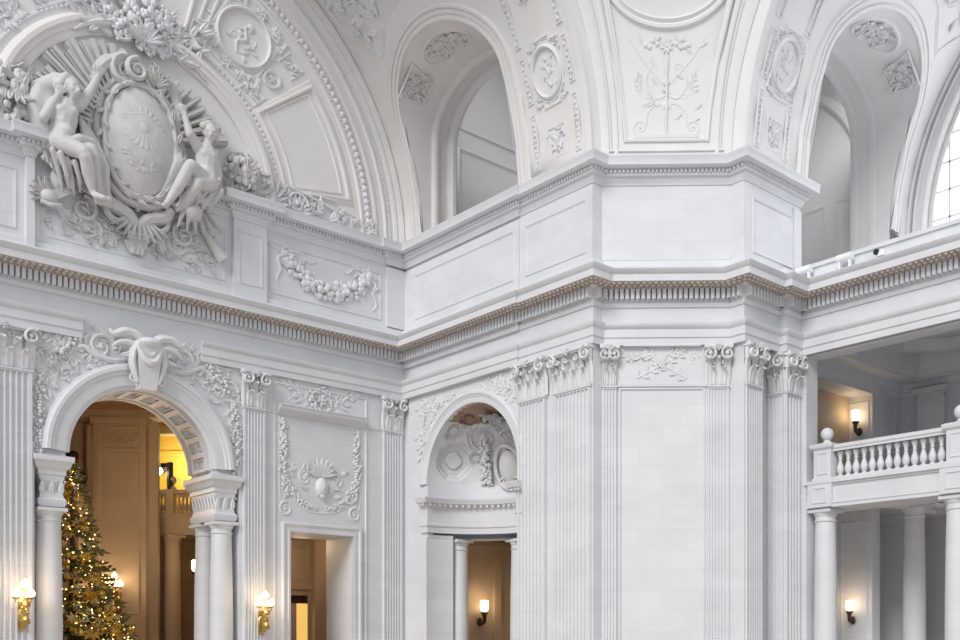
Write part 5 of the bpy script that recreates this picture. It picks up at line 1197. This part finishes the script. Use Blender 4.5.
# side gallery right of the pier: ochre room above, balcony, columns below
D1 = 42.0; r1 = lambda px: hr(px, D1); z1 = lambda py: hz_(py, D1)
mb = MB(); HB(mb, r1(120), r1(215), D1+2.6, D1+2.8, 5, 11.9); HB(mb, r1(150)-1.6, r1(131), D1, D1+2.7, 0, 11.8); HB(mb, r1(120), r1(215), D1+2.5, D1+2.58, z1(446), z1(440)); struct('wall_hall_gallery', mb, M_YEL, 0)
mb = MB(); HB(mb, r1(150), r1(215), D1-.05, D1+.5, z1(434), 11.9); HB(mb, r1(148), r1(215), D1-.2, D1+2.6, z1(535), z1(517)); HB(mb, r1(148), r1(215), D1-.28, D1+.4, z1(519), z1(514)); HB(mb, r1(120), r1(215), D1+2.4, D1+2.6, 0, z1(535)); HB(mb, r1(168), r1(178), D1+.3, D1+2.5, 0, z1(560)) if False else None; struct('trim_18', mb, M_HALL, 0)
t = thing('gallery_balustrade', 'small shaded balustrade of the hall gallery under the black floodlight', 'balustrade', SH(r1(170), z1(514), 0, D1)); mb = MB(); HB(mb, r1(154), r1(215), D1-.15, D1+.15, z1(494), z1(490)); part('hand_rail', mb, M_HALL, t)
mb = MB(); HB(mb, r1(168), r1(175), D1-.2, D1+.2, z1(514), z1(488)); part('pedestal', mb, M_HALL, t)
for px in (157.5, 161.5, 165.5, 179, 183, 187, 191, 195):
    m = MB(); p = SH(r1(px), z1(514), 0, D1); m.lathe(p, [(a*.9, b*1.02) for a, b in BP], 8); part('baluster', m, M_HALL, t)
m = MB(); m.lathe(SH(r1(171.5), z1(488), 0, D1), [(.2, 0), (.16, .08), (.1, .12), (.16, .2), (.22, .32), (.2, .42), (.1, .52), (.02, .56)], 12); part('urn_finial', m, M_HALL, t)
hc = column('hall_column', 'pale column in the hall seen between the tree and the arch columns', .36, z1(535), SH(r1(172.5), 0, 0, D1), 24, m=M_HALL)
hc2 = column('hall_column', 'dim column close to the hall pier, left of the paler hall column', .28, z1(535), SH(r1(156), 0, 0, D1+.6), 24, m=M_HALL)
t = thing('floodlight', 'black floodlight with bright lens on a post over the hall gallery balustrade', 'spotlight', SH(r1(170), z1(488), 0, D1-.1))
mb = MB(); mb.tube([SH(r1(171), z1(490), .1, D1), SH(r1(171), z1(463), .1, D1)], .13, 8); mb.tube([SH(r1(171), z1(465), .1, D1), SH(r1(162), z1(465), .1, D1)], .07, 8); part('post', mb, M_BLK, t)
mb = MB(); mb.tube([SH(r1(164), z1(468), -.1, D1), SH(r1(161.5), z1(471.5), .2, D1)], [.14, .2], 14); part('housing', mb, M_BLK, t)
mb = MB(); mb.ell(SH(r1(161), z1(472), .25, D1), .16, 12, 8); part('lens', mb, M_SPOT, t)
# ---- doorway corridor behind the left wall
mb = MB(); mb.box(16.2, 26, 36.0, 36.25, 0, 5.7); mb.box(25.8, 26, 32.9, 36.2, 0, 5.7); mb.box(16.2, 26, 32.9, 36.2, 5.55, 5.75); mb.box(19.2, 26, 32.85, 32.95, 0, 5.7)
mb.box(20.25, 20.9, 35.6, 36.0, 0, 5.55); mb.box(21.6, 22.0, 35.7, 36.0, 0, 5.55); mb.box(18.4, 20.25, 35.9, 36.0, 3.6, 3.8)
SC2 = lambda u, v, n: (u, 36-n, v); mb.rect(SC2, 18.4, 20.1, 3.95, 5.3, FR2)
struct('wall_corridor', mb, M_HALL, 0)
dr = thing('lit_doorway', 'far doorway glowing yellow at the back of the corridor through the carved bay', 'door', (19.6, 35.95, 0))
mb = MB(); mb.mould(SC2, [(20.12, 0), (20.12, 3.35), (19.1, 3.35), (19.1, 0)], [(0, 0), (0, .08), (.12, .1), (.15, 0)]); part('frame', mb, M_HALL, dr)
mb = MB(); mb.sbox(SC2, 19.1, 20.12, 3.03, 3.35, 0, .03); mb.rect(lambda u, v, n: SC2(u, v, n+.03), 19.2, 20.02, 3.08, 3.3, [(0, 0), (.02, .03), (.04, 0)]); part('transom', mb, M_DARK, dr)
M_WARM = mat('lit_room', (.9, .65, .25), .7, .15, 3, emit=(1, .62, .16), es=.75)
mb = MB(); mb.sbox(SC2, 19.62, 20.12, 0, 3.03, 0, .02); part('lit_opening', mb, M_WARM, dr); mb = MB(); mb.sbox(SC2, 19.1, 19.62, 0, 3.03, 0, .06); part('door_leaf', mb, M_HALL, dr)
t = thing('ceiling_lamp', 'round flush ceiling lamp just inside the doorway head', 'ceiling light', (18.6, 33.6, 5.5)); mb = MB(); mb.lathe((18.6, 33.6, 5.46), [(.02, 0), (.2, .01), (.24, .05), (.24, .1)], 18); part('diffuser', mb, M_GL, t)

# ================================================================ LAMPS
def lamp(name, loc, power, col=(1, .70, .38), r=.12):
    l = bpy.data.lights.new(name, 'POINT'); l.energy = power; l.color = col; l.shadow_soft_size = r
    o = bpy.data.objects.new(name, l); COL.objects.link(o); o.location = loc; return o
def torch(label, loc, ang, n=4, stem=True, power=40, scale=1.0, group=None):
    """gilt wall torch: back plate, scrolled arm, cups and frosted globes; ang = direction it sticks out"""
    t = thing('wall_torch', label, 'wall lamp', loc, ang, group); k = scale
    mb = MB(); mb.box(-.02, .05, -.09*k, .09*k, -.95*k, -.2*k); mb.ell((.05, 0, -.55*k), (.06, .12*k, .2*k)); part('back_plate', mb, M_BR, t, True)
    mb = MB(); mb.tube([(.04, 0, -.75*k), (.22*k, 0, -.85*k), (.36*k, 0, -.7*k), (.36*k, 0, -.3*k), (.36*k, 0, -.12*k)], [.04*k, .06*k, .07*k, .06*k, .05*k], 10)
    mb.lathe((.36*k, 0, -.72*k), [(.02, -.1*k), (.1*k, -.04*k), (.13*k, .05*k), (.07*k, .14*k), (.11*k, .24*k), (.08*k, .36*k), (.12*k, .46*k), (.05*k, .56*k)], 12)
    rng = random.Random(3)
    for i in range(10): a = rng.uniform(0, 6.3); mb.ell((.36*k+.1*k*math.cos(a), .1*k*math.sin(a), -.75*k+.06*k*i), .05*k, 6, 4)
    part('arm', mb, M_BR, t, True)
    sp = [(0, 0, .16)] if n == 1 else [(.2*math.cos(2*PI*i/(n-1)+.5), .23*math.sin(2*PI*i/(n-1)+.5), 0) for i in range(n-1)]+[(0, 0, .26)]
    for (a, b, z) in sp:
        m = MB(); m.tube([(.36*k, 0, -.2*k), (.36*k+a*k, b*k, -.16*k+z*k*.6), (.36*k+a*k, b*k, -.06*k+z*k)], .025*k, 8); m.lathe((.36*k+a*k, b*k, z*k-.1*k), [(.03*k, 0), (.09*k, .03*k), (.1*k, .06*k)], 10); c = part('cup', m, M_BR, t, True)
        m = MB(); m.ell((.36*k+a*k, b*k, z*k+.06*k), .105*k, 14, 10); m.lathe((.36*k+a*k, b*k, z*k+.14*k), [(.05*k, 0), (.03*k, .05*k), (.005, .08*k)], 10); part('globe', m, M_GL, t, True)
    ux, uy = math.cos(ang), math.sin(ang); lamp('torch_light', (loc[0]+ux*.62*k, loc[1]+uy*.62*k, loc[2]+.12*k), power, r=.25); return t
def tulip(label, loc, ang, power, k=1.0):
    """single flame-shaped glass on a bronze bracket"""
    t = thing('wall_sconce', label, 'wall lamp', loc, ang)
    mb = MB(); mb.lathe((0,0,0), [(.0, 0)], 3) if False else mb.ell((.02, 0, -.42*k), (.05, .13*k, .17*k), 12, 8); part('back_plate', mb, M_DARK, t, True)
    mb = MB(); mb.tube([(.03, 0, -.42*k), (.16*k, 0, -.5*k), (.3*k, 0, -.42*k), (.32*k, 0, -.25*k), (.3*k, 0, -.14*k)], [.05*k, .06*k, .07*k, .07*k, .1*k], 10); mb.lathe((.3*k, 0, -.16*k), [(.05*k, 0), (.12*k, .04*k), (.15*k, .1*k), (.13*k, .13*k)], 12); part('bracket', mb, M_DARK, t, True)
    mb = MB(); mb.lathe((.3*k, 0, -.05*k), [(.07*k, 0), (.14*k, .08*k), (.17*k, .2*k), (.15*k, .33*k), (.17*k, .42*k), (.12*k, .46*k), (.02*k, .47*k)], 14); part('glass_shade', mb, M_GL, t, True)
    ux, uy = math.cos(ang), math.sin(ang); lamp('sconce_light', (loc[0]+ux*.52*k, loc[1]+uy*.52*k, loc[2]+.35*k), power, r=.15); return t
torch('gilt triple-globe wall torch on the broad pilaster at the far left edge', (8.27, YL-.2, 2.85), -PI/2, 4, True, 38)
torch('gilt triple-globe wall torch on the pilaster left of the corridor doorway', (15.55, YL-.16, 2.75), -PI/2, 4, True, 38)
p = SH(hr(119), hz_(586), 0, D0); torch('gilt globe torch on the hall pier at the right edge of the Christmas tree', (p[0], p[1], p[2]), YAW+PI, 4, True, 60, 1.15)
p = SH(hr(195.5, 40.6), hz_(571, 40.6), 0, 41.0); tulip('lit lamp half hidden behind the rear arch column in the hall', (p[0], p[1], p[2]), YAW+PI, 30, 1.1)
tulip('bronze flame sconce glowing in the alcove behind the balustrade', (32.98, YS+.5, 9.5), PI, 8, .9)
tulip('bronze flame sconce on the panelled wall under the balcony', (30.68, 18.02, 2.6), PI, 9, .8)
tulip('bronze flame sconce inside the niche, right of the first niche column', (25.7, 31.98, 2.75), -PI/2, 30, 1.05)
for l, p_, e in (('hall_light', (13.0, 36.6, 7.2), 290), ('hall_gallery_light', SH(r1(175), 9.2, 0, D1+1.4), 170), ('corridor_light', (18.6, 33.8, 5.2), 40), ('corridor_light', (22, 34.4, 5.0), 30), ('ambulatory_light', (25.5, 28, 5.2), 25)): lamp(l, p_, e, (1, .80, .45) if 'gallery' in l else (1, .68, .36), .3)

# ---- floodlights and the small camera on the right parapet
for nm, lab, px, py, a in (('tube_light', 'white tube light on the right parapet touching the pier corner', 805, 273, 0), ('tube_light', 'white tube light lying farther along the right parapet, away from the pier', 846, 262, 0)):
    y = {805: 17.2, 846: 15.95}[px]; y += .25 if px < 820 else .1; t = thing(nm, lab, 'light fitting', (XR-.35, y, 12.8)); mb = MB(); mb.tube([(XR-.35, y-.24, 13.03), (XR-.35, y+.24, 13.03)], .115, 14); part('housing', mb, M_WHT, t)
    mb = MB(); mb.box(XR-.4, XR-.3, y-.2, y-.14, 12.55, 12.95); mb.box(XR-.4, XR-.3, y+.14, y+.2, 12.55, 12.95); part('bracket', mb, M_WHT, t)
t = thing('security_camera', 'tiny white camera with black lens hood on the right parapet face', 'camera', (XR-.1, 14.95, 12.85)); mb = MB(); mb.box(XR-.32, XR-.1, 14.8, 15.0, 12.78, 12.95); part('housing', mb, M_WHT, t); mb = MB(); mb.tube([(XR-.36, 15.02, 12.9), (XR-.3, 15.06, 12.92)], .09, 10); part('lens_hood', mb, M_BLK, t)

# ================================================================ CHRISTMAS TREE
TX, TY, TH, TR = 11.12, 35.6, 7.45, 2.12
tr = thing('christmas_tree', 'tall Christmas tree thick with golden lights, standing beyond the great arch', 'tree', (TX, TY, 0))
mb = MB(); mb.lathe((TX, TY, 0), [(.16, 0), (.12, 3), (.05, 6.6), (.01, TH)], 10); mb.lathe((TX, TY, 0), [(.55, 0), (.5, .05), (.3, .25), (.2, .3)], 14); part('trunk', mb, M_TRK, tr)
rng = random.Random(2024); mb = MB(); TIPS = []
z = .55
while z < TH-.1:
    R0 = TR*(1-z/TH)**.92+.05; k = max(5, int(R0*9))
    for i in range(k):
        a = 2*PI*(i+rng.random())/k; L = R0*rng.uniform(.78, 1.08); rise = rng.uniform(-.05, .28); d = Vector((math.cos(a), math.sin(a), rise)); s_ = Vector((-math.sin(a), math.cos(a), 0)); P0 = Vector((TX, TY, z+rng.uniform(-.12, .12)))
        m_ = max(3, int(L/.17))
        for j in range(1, m_+1):
            t = j/m_
            if t < .35: continue
            c = P0+d*L*t-Vector((0, 0, .18*t*t*L*.6))
            for sg in (-1, 1, 0):
                dd = (d*.7+s_*sg*.8+Vector((0, 0, rng.uniform(-.3, .35)))).normalized(); l = rng.uniform(.2, .36)*(1.1-.3*t); up = dd.cross(Vector((0, 0, 1))).normalized(); w = .065
                e = c+dd*l; q = c+dd*l*.5; n = up.cross(dd)*.035
                mb.add([c, q+up*w+n, e, q-up*w+n, q-n], [(0, 1, 2), (0, 2, 3), (0, 4, 1), (1, 4, 2), (2, 4, 3), (3, 4, 0)])
            if t > .55: TIPS.append(c)
    z += .17
o = part('fir_branches', mb, M_NEE, tr, sharp=0); o['kind'] = 'stuff'
view = [p for p in TIPS if (p-Vector((TX, TY, p.z))).dot(Vector((-ca, -sa, 0))) > -.5*TR*(1-p.z/TH) and p.z > .3]
mb = MB()
for p in rng.sample(view, min(2600, len(view))):
    q = p+Vector((rng.uniform(-.08, .08), rng.uniform(-.08, .08), rng.uniform(-.02, .1))); mb.ell(q, .022, 5, 3)
o = part('fairy_lights', mb, M_LED, tr); o['kind'] = 'stuff'
m0 = MB(); m0.ell((0, 0, 0), .12, 12, 8); m0.lathe((0, 0, .11), [(.03, 0), (.03, .04), (.01, .05)], 8)
m0 = m0.build('gold_bauble', M_GOLD); tag(m0, 'shiny gold bauble hanging among the lights of the Christmas tree', 'bauble', 'gold baubles on the Christmas tree')
first = True
for p in rng.sample(view, 130):
    b = m0 if first else m0.copy()
    if not first: COL.objects.link(b)
    first = False; b.location = p+Vector((-ca, -sa, 0))*.08+Vector((0, 0, -.1))
m1 = MB(); Sf = lambda u, v, n: (u, v, n)
for i in range(7): m1.leaf(Sf, 0, 0, 2*PI*i/7, .24, .13, .04, 0, .05, 1)
m1.ell((0, 0, .05), .04, 6, 4)
m1 = m1.build('gold_flower', M_GOLD); tag(m1, 'gold silk flower clipped to a branch of the Christmas tree', 'flower ornament', 'gold flowers on the Christmas tree')
first = True
for p in rng.sample(view, 130)+[Vector((TX, TY, TH-.05))]:
    b = m1 if first else m1.copy()
    if not first: COL.objects.link(b)
    first = False; b.location = p+Vector((-ca, -sa, 0))*.1; b.rotation_euler = (PI/2+rng.uniform(-.5, .5), 0, YAW-PI/2+rng.uniform(-.7, .7))
M_CRM = mat('cream_silk', (.80, .70, .50), .6, .1, 10)
m2 = bpy.data.objects.new('cream_flower', m1.data.copy()); COL.objects.link(m2); m2.data.materials.clear(); m2.data.materials.append(M_CRM); tag(m2, 'cream silk flower clipped to a branch of the Christmas tree', 'flower ornament', 'cream flowers on the Christmas tree')
first = True
for p in rng.sample(view, 120):
    b = m2 if first else m2.copy()
    if not first: COL.objects.link(b)
    first = False; b.location = p+Vector((-ca, -sa, 0))*.12; b.rotation_euler = (PI/2+rng.uniform(-.5, .5), 0, YAW-PI/2+rng.uniform(-.7, .7)); b.scale = (.6, .6, .6)
